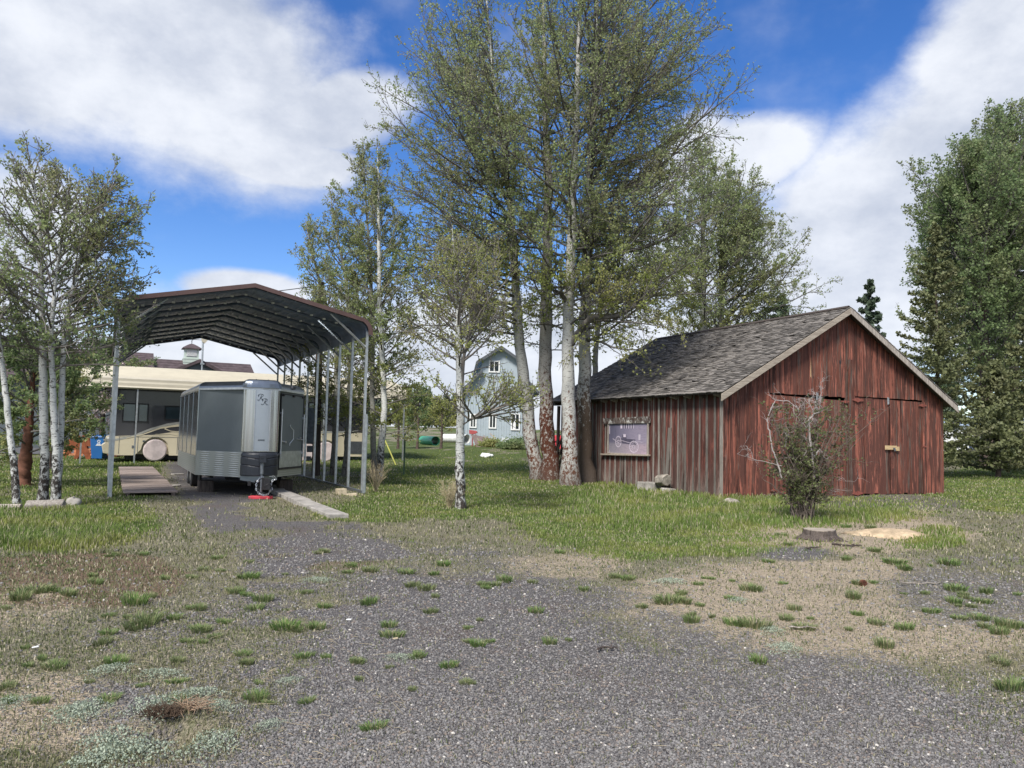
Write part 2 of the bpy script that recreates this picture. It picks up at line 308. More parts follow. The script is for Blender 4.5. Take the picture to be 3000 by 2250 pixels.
def zones(x, y):
    """gravel, sand, green (long), returns arrays 0..1 for world points"""
    x = np.asarray(x, float); y = np.asarray(y, float)
    z = np.interp(y, HY, HZ); yy = np.maximum(y, 1.5); px, py = topx(x, yy, z*0)
    nb = fbm(x, y, .9, 3)-.5; nm = fbm(x, y, 3.1, 9)-.5
    edge = np.interp(px, [-3000, 0, 300, 600, 850, 1100, 1450, 1700, 2000, 2300, 2700, 3000, 6000], [2600, 2500, 2380, 2180, 1900, 1650, 1650, 1715, 1870, 1935, 2010, 2085, 2500])
    d = (py-edge)/np.maximum(py-1180, 60)
    gr = sst(d+nb*.42+nm*.25, -.16, .17)
    left = el2(px, py, 620, 1900, 560, 300)*.50; gr = np.maximum(gr, sst(left+nb*.9+nm*.6, .25, .85)*.8)
    drv = sst((px-np.interp(py, [1365, 1460, 1560, 1640], [480, 520, 600, 700]))/60+nb, -.4, .6)*(1-sst((px-np.interp(py, [1365, 1420, 1480, 1560, 1640], [800, 800, 960, 1080, 1250]))/60+nb, -.4, .6))*sst(py, 1330, 1365)
    lane = drv*np.where(py < 1530, sst(nb*1.6+.75-np.abs(px-640)/260*sst(py, 1450, 1480), .2, .6), sst(nb*1.4+.5, .2, .6)); gr = np.maximum(gr, lane)
    gr = np.maximum(gr, el2(px, py, 2330, 1625, 120, 22)*.9); gr = np.maximum(gr, sst(el2(px, py, 2900, 1730, 360, 130)+nb+nm*.8, .3, 1.2)*.6); gr = np.maximum(gr, sst(el2(px, py, 2560, 1475, 330, 30)+nb*.6, .5, .8)*.6)
    sand = el2(px, py, 2450, 1800, 900, 190); sand = np.maximum(sand, el2(px, py, 2450, 1580, 480, 60)*1.0); sand = np.maximum(sand, el2(px, py, 1640, 1660, 260, 50)*.9)
    sand = np.maximum(sand, el2(px, py, 120, 2090, 420, 150)*.85); sand = np.maximum(sand, el2(px, py, 60, 1780, 260, 90)*.7); sand = np.maximum(sand, el2(px, py, 830, 1650, 240, 60)*.5)
    sand = sst(sand+nb*.9+nm*.6, .25, 1.0)*.85; sand = np.maximum(sand, el2(px, py, 2650, 1555, 170, 48)); sand = np.maximum(sand, el2(px, py, 2480, 1535, 50, 14))
    sand = np.where(py > edge+30, sand*(1-sst(d, .05, .2)), sand)
    red = sst(el2(px, py, 200, 1700, 480, 110)+nb*.7, .5, .9)*.9+sst(el2(px, py, 950, 1640, 260, 50)+nb*.7, .5, .9)*.6
    green = el2(px, py, 1880, 1520, 420, 130); green = np.maximum(green, el2(px, py, 2240, 1495, 560, 62)); green = np.maximum(green, el2(px, py, 100, 1530, 420, 90))
    green = np.maximum(green, el2(px, py, 1450, 1440, 560, 100)*.85); green = np.maximum(green, el2(px, py, 1250, 1360, 420, 60)*.7); green = np.maximum(green, el2(px, py, 2920, 1440, 260, 70)*.9); green = np.maximum(green, el2(px, py, 300, 1400, 420, 70)*.95)
    green = np.maximum(green, el2(px, py, 2100, 1600, 480, 36)*.75); green = np.maximum(green, el2(px, py, 2720, 1590, 130, 28)*.9); green = np.maximum(green, el2(px, py, 1100, 1490, 220, 50)*.8)
    green = np.where(py < 1380, np.maximum(green, .55), green)
    green = sst(green+nb*.85+nm*.6, .22, .88)
    pad = sst((px-470)/30, -1, 1)*(1-sst((px-830)/30, -1, 1))*sst(py, 1350, 1380)*(1-sst(py, 1500, 1560)); green = green*(1-pad)
    bare = el2(px, py, 960, 1440, 130, 40); green = green*(1-.9*bare); green = green*(1-.85*gr)*(1-.9*np.where(py < 1640, el2(px, py, 2450, 1585, 230, 42), 0))
    thick = np.maximum(el2(px, py, 2000, 1480, 400, 90), np.maximum(el2(px, py, 2330, 1500, 420, 50), np.maximum(el2(px, py, 60, 1550, 330, 80), el2(px, py, 2800, 1580, 180, 40)*.7)))
    return gr, sand*(1-gr*.85), green, np.clip(red, 0, 1)*(1-green), sst(thick+nb*.5, .3, .8), px, py
def relief(x, y):
    a = (fbm(x, y, .35, 20)-.5)*.10+(fbm(x, y, 1.7, 31)-.5)*.03+(fbm(x, y, 6, 41)-.5)*.012
    m = .10*np.exp(-((x-MND[0])**2/.62+(y-MND[1])**2/.35))+.05*np.exp(-((x-MND[0]-.9)**2/.5+(y-MND[1]+.25)**2/.2))
    h = -.13*np.exp(-(((x-HOLE[0]-.02)**2)/.012+((y-HOLE[1]+.03)**2)/.016))+.05*np.exp(-(((x-HOLE[0]+.03)**2)/.06+((y-HOLE[1]-.16)**2)/.012))
    c = .05*np.exp(-((x-1.9)**2/1.2+(y-24.2)**2/1.2))
    return a*np.where(y > 300, 0, 1)+m+h+c
MND = ground(2645, 1562); HOLE = ground(505, 2155)
def H(x, y): return float(np.interp(y, HY, HZ)+.35*np.exp(-((x+.5)**2/30+(y-46)**2/20))+relief(np.array([float(x)]), np.array([float(y)]))[0])
def Hv(x, y): return np.interp(y, HY, HZ)+.35*np.exp(-((x+.5)**2/30+(y-46)**2/20))+relief(x, y)
def G(px, py):
    p = ground(px, py); return Vector((p.x, p.y, H(p.x, p.y)))
# one sheet: fine cells near the yard, stretching out to the horizon
def axis(segs):
    out = []
    for a, b, d in segs: out += list(np.arange(a, b, d))
    return np.array(out+[segs[-1][1]])
YS = axis([(-60, -10, 10), (-10, 2, 1.), (2, 3.2, .2), (3.2, 7, .045), (7, 14, .09), (14, 30, .2), (30, 60, .8), (60, 140, 5), (140, 400, 20), (400, 2400, 200)])
TS = axis([(-8, -1.2, .4), (-1.2, -.85, .05), (-.85, .85, .0085), (.85, 1.2, .05), (1.2, 8, .4)])
Yg, Tg = np.meshgrid(YS, TS, indexing='ij'); Xg = Tg*np.maximum(np.abs(Yg), 3.0)+0*Yg; Xg = np.where(Yg < 3, Tg*np.maximum(3.0, 3.0+(3-Yg)*1.0), Xg)
Zg = Hv(Xg, Yg); nyv, nxv = Xg.shape
Vg = np.stack([Xg.ravel(), Yg.ravel(), Zg.ravel()], 1); idx = np.arange(nyv*nxv).reshape(nyv, nxv)
Fg = np.stack([idx[:-1, :-1].ravel(), idx[:-1, 1:].ravel(), idx[1:, 1:].ravel(), idx[1:, :-1].ravel()], 1)
gm, g = new_mat('yard_ground')
z1 = g.n('ShaderNodeAttribute', attribute_name='zone'); zs = g.n('ShaderNodeSeparateColor'); g.put(zs.inputs[0], z1.outputs['Color']); red_a = z1.outputs['Alpha']
oc = g.n('ShaderNodeTexCoord').outputs['Object']
fine = g.noise(oc, 60, 5, .75); mid = g.noise(oc, 9, 6, .7); big = g.noise(oc, 1.1, 5, .6)
def vor(scale, feat='F1', jit=1):
    v = g.n('ShaderNodeTexVoronoi', feature=feat); g.put(v.inputs['Vector'], g.mapping(oc, (1, 1, .3))); v.inputs['Scale'].default_value = scale; v.inputs['Randomness'].default_value = jit; return v
v1 = vor(46); v2 = vor(95); cellr = g.n('ShaderNodeSeparateColor'); g.put(cellr.inputs[0], v1.outputs['Color']); cell2 = g.n('ShaderNodeSeparateColor'); g.put(cell2.inputs[0], v2.outputs['Color'])
grav = g.mix(cellr.outputs[0], (.118, .113, .110), (.222, .213, .206)); grav = g.mix(g.math('MULTIPLY', cell2.outputs[1], .5), grav, (.19, .165, .155)); grav = g.mix(g.ramp(cell2.outputs[0], .975, .995), grav, (.42, .38, .33))
grav = g.mix(g.ramp(v1.outputs['Distance'], .35, .75, 0, .7), grav, (.07, .067, .068)); grav = g.mix(g.ramp(big, .5, .75, 0, .45), grav, (.15, .105, .085))
sandc = g.mix(mid, (.36, .29, .21), (.54, .455, .335)); sandc = g.mix(g.ramp(cell2.outputs[2], .55, .95, 0, .75), sandc, (.56, .45, .31)); sandc = g.mix(g.ramp(cell2.outputs[1], .62, .95, 0, .7), sandc, (.10, .078, .062))
dry = g.mix(g.ramp(fine, .32, .7), (.10, .092, .065), (.33, .30, .21)); dry = g.mix(g.ramp(mid, .45, .65, 0, .55), dry, (.15, .165, .09)); dry = g.mix(g.ramp(cell2.outputs[1], .7, .95, 0, .6), dry, (.38, .33, .25))
grn = g.mix(g.ramp(fine, .3, .7), (.045, .07, .018), (.13, .17, .05)); grn = g.mix(g.ramp(mid, .5, .75, 0, .5), grn, (.18, .17, .08))
col = g.mix(g.ramp(g.math('ADD', zs.outputs[2], g.math('MULTIPLY', g.math('SUBTRACT', mid, .5), .6)), .3, .7), dry, grn)
col = g.mix(g.math('MULTIPLY', g.ramp(g.math('ADD', red_a, g.math('MULTIPLY', g.math('SUBTRACT', mid, .5), .8)), .3, .8), .6), col, (.16, .085, .055))
dit = g.math('ADD', g.math('MULTIPLY', g.math('SUBTRACT', mid, .5), .8), g.math('MULTIPLY', g.math('SUBTRACT', cellr.outputs[2], .5), .75))
col = g.mix(g.ramp(g.math('ADD', zs.outputs[1], dit), .3, .7), col, sandc)
col = g.mix(g.ramp(g.math('ADD', zs.outputs[0], dit), .3, .7), col, grav)
hgt = g.math('ADD', g.math('MULTIPLY', v1.outputs['Distance'], -1.1), g.math('ADD', g.math('MULTIPLY', fine, .8), g.math('MULTIPLY', v2.outputs['Distance'], -.6)))
finish(g, col, .95, 0, hgt, .9, .022, .15)
go = raw_mesh('ground', Vg, Fg, gm, smooth=True); go['kind'] = 'structure'
zr = zones(Vg[:, 0], Vg[:, 1]); ca = go.data.attributes.new('zone', 'FLOAT_COLOR', 'POINT')
ca.data.foreach_set('color', np.stack([zr[0], zr[1], zr[2], zr[3]], 1).astype(np.float32).ravel())
# ---------------------------------------------------------------- grass blades and gravel stones: nobody could count them
def sample_px(n, x0, x1, y0, y1, pw=1.0):
    """ground points spread evenly as seen from the yard entrance"""
    px = rng.uniform(x0, x1, n); py = y0+(y1-y0)*rng.uniform(0, 1, n)**pw
    a, b = px-1500, py-1125; cr, sr = math.cos(ROLL), math.sin(ROLL); x = a*cr+b*sr; y = -a*sr+b*cr; c, s_ = math.cos(PITCH), math.sin(PITCH); x = x/FPX; u = -y/FPX
    rx, ry, rz_ = x, c-u*s_, u*c+s_; z = 0
    for _ in range(6): t = (z-CAMH)/np.minimum(rz_, -.008); z = .5*z+.5*np.interp(ry*t, HY, HZ)
    return rx*t, ry*t
def blades(name, X, Y, h, wd, mat, tint, lean=.45, label=None, parent=None, Z=None):
    n = len(X); Z = Hv(X, Y) if Z is None else Z; a = rng.uniform(0, 2*np.pi, n); b = rng.uniform(0, 2*np.pi, n); ln = rng.uniform(.1, 1, n)*lean*h
    wx, wy = np.cos(a)*wd/2, np.sin(a)*wd/2; lx, ly = np.cos(b)*ln, np.sin(b)*ln
    P = np.zeros((n, 5, 3)); P[:, 0] = np.stack([X-wx, Y-wy, Z-.01], 1); P[:, 1] = np.stack([X+wx, Y+wy, Z-.01], 1)
    P[:, 2] = np.stack([X+wx*.8+lx*.35, Y+wy*.8+ly*.35, Z+h*.6], 1); P[:, 3] = np.stack([X-wx*.8+lx*.35, Y-wy*.8+ly*.35, Z+h*.6], 1); P[:, 4] = np.stack([X+lx, Y+ly, Z+h*(1-.25*lean)], 1)
    i = np.arange(n)[:, None]*5; F = np.concatenate([i+[0, 1, 2], i+[0, 2, 3], i+[3, 2, 4]], 1).reshape(-1, 3)
    return raw_mesh(name, P.reshape(-1, 3), F, mat, np.repeat(tint, 3), parent)
def blade_mat(name, a, b, c, dryc):
    m, nt = new_mat(name); t = tint_of(nt); oc = nt.n('ShaderNodeTexCoord').outputs['Object']; n = nt.noise(oc, .8, 4)
    c1 = nt.mix(nt.ramp(t, 0, .8), a, b); c1 = nt.mix(nt.ramp(n, .42, .66, 0, .8), c1, c)
    if name == 'tuft_green': c1 = nt.mix(nt.math('MULTIPLY', nt.n('ShaderNodeObjectInfo').outputs['Random'], .75), c1, (.20, .22, .11))
    c1 = nt.mix(nt.ramp(t, .82, .86), c1, dryc); finish(nt, c1, .6, 0, spec=.25, trans=(.3, c1)); return m
M['grass'] = blade_mat('grass_green', (.10, .16, .035), (.20, .275, .07), (.27, .285, .08), (.44, .40, .26))
M['turf'] = blade_mat('turf_mixed', (.11, .125, .055), (.18, .21, .085), (.26, .24, .14), (.48, .43, .31))
M['tuft'] = blade_mat('tuft_green', (.09, .17, .04), (.18, .29, .08), (.22, .29, .10), (.38, .35, .2))
def exclude(x, y):
    """keep blades off the slabs, deck, driveway pad and buildings"""
    bad = np.zeros(len(x), bool)
    for (cx, cy, ang, u0, u1, v0, v1) in [(BC[0], BC[1], BTH, -.02, 9.3, -.03, 9.2), (TRO[0], TRO[1], TRT, -1.1, 1.15, .9, 9), (DK[0], DK[1], TRT, -.02, 1.13, -.05, 12.3), (PTH[0], PTH[1], TRT, -.15, .3, -.1, 9.5)]:
        u = (x-cx)*math.cos(ang)+(y-cy)*math.sin(ang); v = -(x-cx)*math.sin(ang)+(y-cy)*math.cos(ang); bad |= (u > u0) & (u < u1) & (v > v0) & (v < v1)
    return bad
BC = (5.7113, 20.3377); BTH = .4601; BW = 9.185; BL = 9.05; BHE = 2.99; BHR = 5.54        # barn
TRO = (-6.016, 18.171); TRT = .486                                                        # trailer nose, heading
CPO = (-8.955, 17.024); CPT = .4909                                                       # carport front left post
DK = (-8.68, 17.12); PTH = (-3.15, 13.85)
# long green grass
x, y = sample_px(330000, -250, 3250, 1330, 1680, .9); q = zones(x, y); keep = (rng.uniform(0, 1, len(x)) < q[2]*.95) & ~exclude(x, y); x, y, th = x[keep], y[keep], q[4][keep]*(.25+.75*q[2][keep]**1.5)
d_ = np.hypot(x, y); hh = (.035+.125*th*rng.uniform(.35, 1.1, len(x))+.03*rng.uniform(0, 1, len(x)))*np.where(y > 24, 1.25, 1); 
tag(blades('long_grass', x, y, hh, np.clip(d_*.0010, .007, .035)*rng.uniform(.7, 1.2, len(x)), M['grass'], np.clip(rng.uniform(0, 1, len(x)), 0, .999)), 'long green grass growing round the trees and in front of the barn', 'grass', kind='stuff')
# short dry turf
x, y = sample_px(230000, -250, 3250, 1400, 2260, 1.3); q = zones(x, y); pr = np.clip(1.0-q[0]*.93-q[1]*.8-q[2]*.3, .03, 1); keep = (rng.uniform(0, 1, len(x)) < pr*(.35+fbm(x, y, 2.3, 77)*1.0)) & ~exclude(x, y); x, y = x[keep], y[keep]; d_ = np.hypot(x, y)
tag(blades('short_turf', x, y, rng.uniform(.012, .05, len(x))*np.clip(d_/9, .7, 1.5), np.clip(d_*.0011, .0035, .03), M['turf'], rng.uniform(0, 1, len(x)), .9), 'short mixed dry and green turf scattered over the yard', 'turf', kind='stuff')
# gravel stones
x, y = sample_px(170000, -150, 3150, 1560, 2300, .85); q = zones(x, y); keep = (rng.uniform(0, 1, len(x)) < np.clip(q[0]+q[1]*.12+.05, 0, 1)); x, y = x[keep], y[keep]; n = len(x); sz = (.0035+.0095*rng.uniform(0, 1, n)**3)*np.clip(np.hypot(x, y)/6, .85, 1.7)
ico = np.array([(0, 0, 1), (.89, 0, .45), (.28, .85, .45), (-.72, .53, .45), (-.72, -.53, .45), (.28, -.85, .45), (.72, .53, -.45), (-.28, .85, -.45), (-.89, 0, -.45), (-.28, -.85, -.45), (.72, -.53, -.45), (0, 0, -1)])
icf = np.array([(0, 1, 2), (0, 2, 3), (0, 3, 4), (0, 4, 5), (0, 5, 1), (1, 6, 2), (2, 7, 3), (3, 8, 4), (4, 9, 5), (5, 10, 1), (6, 7, 2), (7, 8, 3), (8, 9, 4), (9, 10, 5), (10, 6, 1)])
P = ico[None]*rng.uniform(.65, 1.25, (n, 12, 1)); P = P*np.stack([sz*rng.uniform(.8, 1.4, n), sz*rng.uniform(.7, 1.1, n), sz*rng.uniform(.5, .8, n)], 1)[:, None, :]; a = rng.uniform(0, 6.28, n); c, s_ = np.cos(a)[:, None], np.sin(a)[:, None]
P = np.stack([P[..., 0]*c-P[..., 1]*s_+x[:, None], P[..., 0]*s_+P[..., 1]*c+y[:, None], P[..., 2]+(Hv(x, y)+sz*.25)[:, None]], 2)
sm, nt = new_mat('gravel_stone'); t = tint_of(nt); cst = nt.mix(nt.ramp(t, 0, .85), (.110, .105, .102), (.23, .221, .213)); cst = nt.mix(nt.ramp(t, .86, .9), cst, (.20, .165, .14)); cst = nt.mix(nt.ramp(t, .988, .99), cst, (.5, .47, .42)); finish(nt, cst, .85, 0, nt.noise(nt.n('ShaderNodeTexCoord').outputs['Object'], 150, 3), .6, .003, .3)
tag(raw_mesh('gravel_stones', P.reshape(-1, 3), (np.arange(n)[:, None, None]*12+icf[None]).reshape(-1, 3), sm, np.repeat(rng.uniform(0, 1, n), 15)), 'loose dark grey gravel stones covering the driveway', 'gravel', kind='stuff')
# ================================================================ red barn (local x along the gable front, y into depth)
barn = thing('red_barn', 'old red board barn with cedar shingle roof and double doors', 'barn', (BC[0], BC[1], 0), BTH)
def hit(px, py, base, ang, axis_, off=0.0):
    """photo pixel onto a vertical plane of a local frame: axis_ 'x' -> plane y=off, 'y' -> plane x=off; returns (along, z)"""
    r = ray(px, py); c, s_ = math.cos(ang), math.sin(ang); dx = r.x*c+r.y*s_; dy = -r.x*s_+r.y*c; ox = -base[0]*c-base[1]*s_; oy = base[0]*s_-base[1]*c
    if axis_ == 'x': t = (off-oy)/dy; return ox+dx*t, CAMH+r.z*t
    t = (off-ox)/dx; return oy+dy*t, CAMH+r.z*t
gab = lambda px, py, off=0: hit(px, py, BC, BTH, 'x', off)
sid = lambda px, py, off=0: hit(px, py, BC, BTH, 'y', off)
SL = (BHR-BHE)/(BW/2); roofz = lambda x: BHE+SL*min(x, BW-x)
def plank(mb, x0, x1, z0, z1a, z1b, y, th=.022, lean=0, mi=0, tint=None):
    dz = R.uniform(-.0, .012); mb.hexa([(x0, y, z0+dz), (x1, y, z0+dz), (x1+lean, y, z1b), (x0+lean, y, z1a)], [(x0, y+th, z0+dz), (x1, y+th, z0+dz), (x1+lean, y+th, z1b), (x0+lean, y+th, z1a)], mi, tint)
dL = (gab(2251, 1149)[0], gab(2473, 1160)[0]); dR = (gab(2502, 1161)[0], gab(2699, 1173)[0]); dzL = gab(2251, 1150)[1]-.02; dzR = gab(2600, 1168)[1]
seamL = gab(2388, 1200)[0]; seamR = gab(2606, 1200)[0]
b = MB(); x = 0.0
cuts = sorted([0, dL[0], dL[1], dR[0], dR[1], BW])
for k in range(len(cuts)-1):
    a0, a1 = cuts[k], cuts[k+1]; n = max(1, round((a1-a0)/R.uniform(.165, .19))); ws = [R.uniform(.75, 1.3) for _ in range(n)]; tot_ = sum(ws); x = a0
    for i in range(n):
        wd = ws[i]/tot_*(a1-a0); low = 0.0
        if abs(a0-dL[0]) < .01: low = dzL+R.uniform(.0, .01)
        if abs(a0-dR[0]) < .01: low = dzR+R.uniform(.0, .01)
        z0 = low if low else R.uniform(-.06, .0); g_ = R.uniform(.003, .012)
        y = -.03-R.uniform(0, .016) if low else -R.uniform(.002, .028)
        xm = x+wd
        if x < BW/2 < xm: pts = [(x, roofz(x)), (BW/2, roofz(BW/2)), (xm, roofz(xm))]; b.hexa([(x+g_, y, z0), (xm, y, z0), (xm, y, roofz(xm)-.05), (BW/2, y, BHR-.06), (x+g_, y, roofz(x)-.05)], [(x+g_, y+.022, z0), (xm, y+.022, z0), (xm, y+.022, roofz(xm)-.05), (BW/2, y+.022, BHR-.06), (x+g_, y+.022, roofz(x)-.05)])
        else: plank(b, x+g_, xm, z0, roofz(x)-.05, roofz(xm)-.05, y)
        x = xm
b.box(((dL[1]+dR[0])/2, -.045, 2.0), (.16, .02, 4.1)); b.box((0.03, -.035, 1.45), (.11, .02, 2.9))
for xx in (dL[0]-.05, dR[1]+.06): b.box((xx, -.034, dzL/2), (.09, .018, dzL))
b.build('gable_wall', M['red'], barn)
b = MB(); b.box((gab(2458, 1061)[0], -.046, gab(2458, 1061)[1]), (.07, .006, .09)); b.build('knot_hole', M['black'], barn)
b = MB(); p = gab(2371, 1078); b.hexa([(p[0]-.012, -.05, p[1]-.25), (p[0]+.02, -.05, p[1]-.28), (p[0]+.012, -.05, p[1]+.3)], [(p[0]-.012, -.045, p[1]-.25), (p[0]+.02, -.045, p[1]-.28), (p[0]+.012, -.045, p[1]+.3)]); b.build('bare_streak', M['new_wood'], barn)
# doors: four leaves
def leaf(x0, x1, ztop, sag, lab=None):
    d = MB(); n = max(4, round((x1-x0)/.17)); x = x0; ws = [R.uniform(.7, 1.3) for _ in range(n)]; t_ = sum(ws)
    for i in range(n):
        wd = ws[i]/t_*(x1-x0); y = -.008-R.uniform(0, .010); f = lambda q: sag*(q-x0)/(x1-x0)
        zb = .03+R.uniform(-.03, .05); d.hexa([(x+.003, y, zb+f(x)), (x+wd-.002, y, zb+f(x+wd)), (x+wd-.002, y, ztop+f(x+wd)), (x+.003, y, ztop+f(x))], [(x+.003, y+.02, zb+f(x)), (x+wd-.002, y+.02, zb+f(x+wd)), (x+wd-.002, y+.02, ztop+f(x+wd)), (x+.003, y+.02, ztop+f(x))]); x += wd
    o = d.build('door', M['red'], barn); 
    if lab: o['label'] = lab
    return o
D1 = leaf(dL[0]+.01, seamL-.01, dzL-.03, -.04, 'left barn door half hidden by the shrub'); D2 = leaf(seamL+.01, dL[1]-.01, dzL-.07, -.02)
D3 = leaf(dR[0]+.01, seamR-.03, dzR-.0, -.03); D4 = leaf(seamR+.01, dR[1]-.01, dzR-.03, -.02, 'dark stained barn door beside the latch')
def hinge(par, px0, px1, py, hh=.12, side=0):
    h = MB(); x0, z = gab(px0, py); x1 = gab(px1, py)[0]; xm = (x0+x1)/2; y = -.058
    if side: prof = [(x0-.04, z-.18), (x0+.03, z-.18), (x0+.03, z-hh/2), (x1, z-.015), (x1, z+.015), (x0+.03, z+hh/2), (x0+.03, z+.2), (x0-.04, z+.2)]
    else: prof = [(x0, z-.012), (xm, z-hh/2), (x1, z-.012), (x1, z+.012), (xm, z+hh/2), (x0, z+.012)]
    h.hexa([(a, y, c) for a, c in prof], [(a, y+.006, c) for a, c in prof]); h.cyl((xm if not side else x0+.0, y-.004, z-hh/2-.01), (xm if not side else x0+.0, y-.004, z+hh/2+.01), .012, 8)
    h.build('hinge', M['rust_red'], par)
hinge(D1, 2254, 2274, 1177, .1, 1); hinge(D2, 2460, 2484, 1176, .07); hinge(D3, 2492, 2525, 1171, .12); hinge(D4, 2686, 2711, 1187, .09); hinge(D3, 2492, 2525, 1445, .13); hinge(D1, 2253, 2272, 1436, .07); hinge(D4, 2698, 2710, 1308, .05)
h = MB(); x0, z = gab(2588, 1312); x1 = gab(2629, 1312)[0]; h.box(((x0+x1)/2-.06, -.062, z+.01), (x1-x0-.12, .02, .125)); h.box((x1-.07, -.064, z-.02), (.14, .022, .13)); lb = h.build('latch_board', M['new_wood'], D3, bevel=.003)
h = MB(); xm = (x0+x1)/2+.06; h.box((xm, -.08, z-.01), (.09, .012, .035)); h.box((xm+.02, -.092, z-.065), (.05, .025, .06)); h.tube([(xm+.0, -.092, z-.04), (xm, -.092, z-.0), (xm+.02, -.092, z+.015), (xm+.04, -.092, z), (xm+.04, -.092, z-.04)], .006, 6); h.build('padlock', M['galv_dark'], lb)
for pxx, pyy in ((2388, 1158), (2596, 1172)):
    h = MB(); a = gab(pxx, pyy); h.box((a[0], -.06, a[1]-.03), (.035, .012, .22)); h.box((a[0]+.045, -.06, a[1]-.03), (.02, .012, .2)); h.build('metal_catch', M['galv'], barn)
# left side wall: red boards with grey battens
VE = 8.35; b = MB(); bt = MB(); v = 0.0; win = (sid(1900, 1280)[0], sid(1788, 1280)[0], sid(1840, 1330)[1], sid(1840, 1237)[1])
def vplank(mb, v0, v1, z0, z1, x, th=.022, lean=0, tint=None):
    mb.hexa([(x, v0, z0), (x, v1, z0), (x, v1+lean, z1), (x, v0+lean, z1)], [(x+th, v0, z0), (x+th, v1, z0), (x+th, v1+lean, z1), (x+th, v0+lean, z1)], 0, tint)
segs = []
while v < VE-.05:
    wd = min(R.uniform(.25, .34), VE-v); vplank(b, v+.004, v+wd, R.uniform(-.06, .0), BHE-.07, -.008-R.uniform(0, .006)); segs.append(v+wd); v += wd
for s_ in segs:
    ln = R.uniform(-.03, .03); wd = R.uniform(.035, .075)
    if win[0]-.02 < s_ < win[1]+.02:
        vplank(bt, s_-wd/2, s_+wd/2, -.03, win[2]-.06, -.034, .02, ln*.3); vplank(bt, s_-wd/2+ln*.6, s_+wd/2+ln*.6, win[3]+.13, BHE-.09, -.034, .02, ln*.3)
    else: vplank(bt, s_-wd/2, s_+wd/2, R.uniform(-.04, .02), BHE-.09, -.034-R.uniform(0, .004), .02, ln)
vplank(bt, win[0]-1.0, win[0]-.86, .25, 1.9, -.05, .02, -.16); vplank(bt, -.02, .09, -.03, BHE-.1, -.045, .03, 0)
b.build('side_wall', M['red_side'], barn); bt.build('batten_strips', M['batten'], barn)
b = MB(); x = 0.0
while x < BW-.02:                              # back and right walls
    wd = min(.3, BW-x); plank(b, x+.004, x+wd, -.05, roofz(x)-.06, roofz(x+wd)-.06, VE); x += wd
v = 0.
while v < VE-.02: wd = min(.3, VE-v); vplank(b, v+.004, v+wd, -.05, BHE-.07, BW-.02); v += wd
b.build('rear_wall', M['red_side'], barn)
# window opening boarded with a photographic print
fr = MB(); v0, v1, z0, z1 = win; x_ = -.06
fr.box((x_, v0-.045, (z0+z1)/2), (.03, .075, z1-z0)); fr.box((x_, v1+.045, (z0+z1)/2), (.03, .075, z1-z0)); fr.box((x_, (v0+v1)/2, z1+.0), (.028, v1-v0+.16, .03)); fr.box((x_, (v0+v1)/2, z0-.0), (.028, v1-v0+.16, .03)); wf = fr.build('window_frame', M['grey_wood'], barn, bevel=.004)
a, c = sid(1911, 1236), sid(1773, 1228); fr = MB(); fr.box((x_-.012, (a[0]+c[0])/2, z1+.055), (.035, abs(c[0]-a[0]), .2), rx=-.012); fr.build('window_head_board', M['peeling'], wf, bevel=.004)
a, c = sid(1909, 1335), sid(1768, 1322); fr = MB(); fr.box((x_-.03, (a[0]+c[0])/2, z0-.03), (.10, abs(c[0]-a[0]), .05), rx=-.02); fr.build('window_sill', M['fascia_y'], wf, bevel=.006)
# roof: courses of split cedar shingles, some slipped or lost
cs = math.cos(math.atan(SL)); sn = math.sin(math.atan(SL)); OV = .30; RY0, RY1 = -OV, 9.12
def shingles(side, expo, w0, w1, mb):
    L = (BW/2+OV)/cs; n = int(L/expo)+1
    for k in range(n):
        s0 = k*expo-.03; y = RY0-.03; 
        while y < RY1:
            wd = R.uniform(w0, w1); ya, yb = y+.007, min(y+wd, RY1+.03)
            sa = s0+R.uniform(-.024, .024); lift = .03+R.uniform(0, .02); lenn = expo*1.5; sk = R.uniform(-.012, .012); y += wd
            if R.random() < .035: sa += R.uniform(.02, .06)
            if R.random() < .012: lift += .03; sk += R.uniform(-.08, .08)
            if k == 0: sa = s0+R.uniform(-.02, .0)
            def P(s, yy, h): xx = -OV+s*cs-h*sn; zz = BHE-OV*SL+.02+s*sn+h*cs; return (xx if side < 0 else BW-xx, yy, zz)
            se = min(sa+lenn, L)
            t0 = R.random() if k else .92
            lo = [P(sa, ya, lift-.022), P(sa+sk, yb, lift-.022), P(se, yb, .0), P(se, ya, .0)]; hi = [P(sa, ya, lift), P(sa+sk, yb, lift), P(se, yb, .014), P(se, ya, .014)]
            mb.hexa(lo, hi, 0, t0)
b = MB(); shingles(-1, .132, .09, .24, b); sh = b.build('roof', M['shingle'], barn)
b = MB(); shingles(1, .2, .2, .4, b); b.build('roof', M['shingle'], barn)['label'] = 'far slope of the shingle roof'
b = MB()
for sgn in (-1, 1):       # sheathing under the shingles
    X = (lambda q: q) if sgn < 0 else (lambda q: BW-q)
    for k in range(14):
        q0 = -OV+k*(BW/2+OV)/14+.01; q1 = -OV+(k+1)*(BW/2+OV)/14; zf = lambda q: BHE+SL*q
        b.hexa([(X(q0), RY0+.01, zf(q0)-.03), (X(q1), RY0+.01, zf(q1)-.03), (X(q1), RY0+.01, zf(q1)+.008), (X(q0), RY0+.01, zf(q0)+.008)], [(X(q0), RY1-.01, zf(q0)-.03), (X(q1), RY1-.01, zf(q1)-.03), (X(q1), RY1-.01, zf(q1)+.008), (X(q0), RY1-.01, zf(q0)+.008)])
b.box((BW/2-.06, 4.4, BHR+.045), (.16, 9.3, .02), ry=-math.atan(SL)); b.box((BW/2+.07, 4.4, BHR+.043), (.16, 9.3, .02), ry=math.atan(SL))
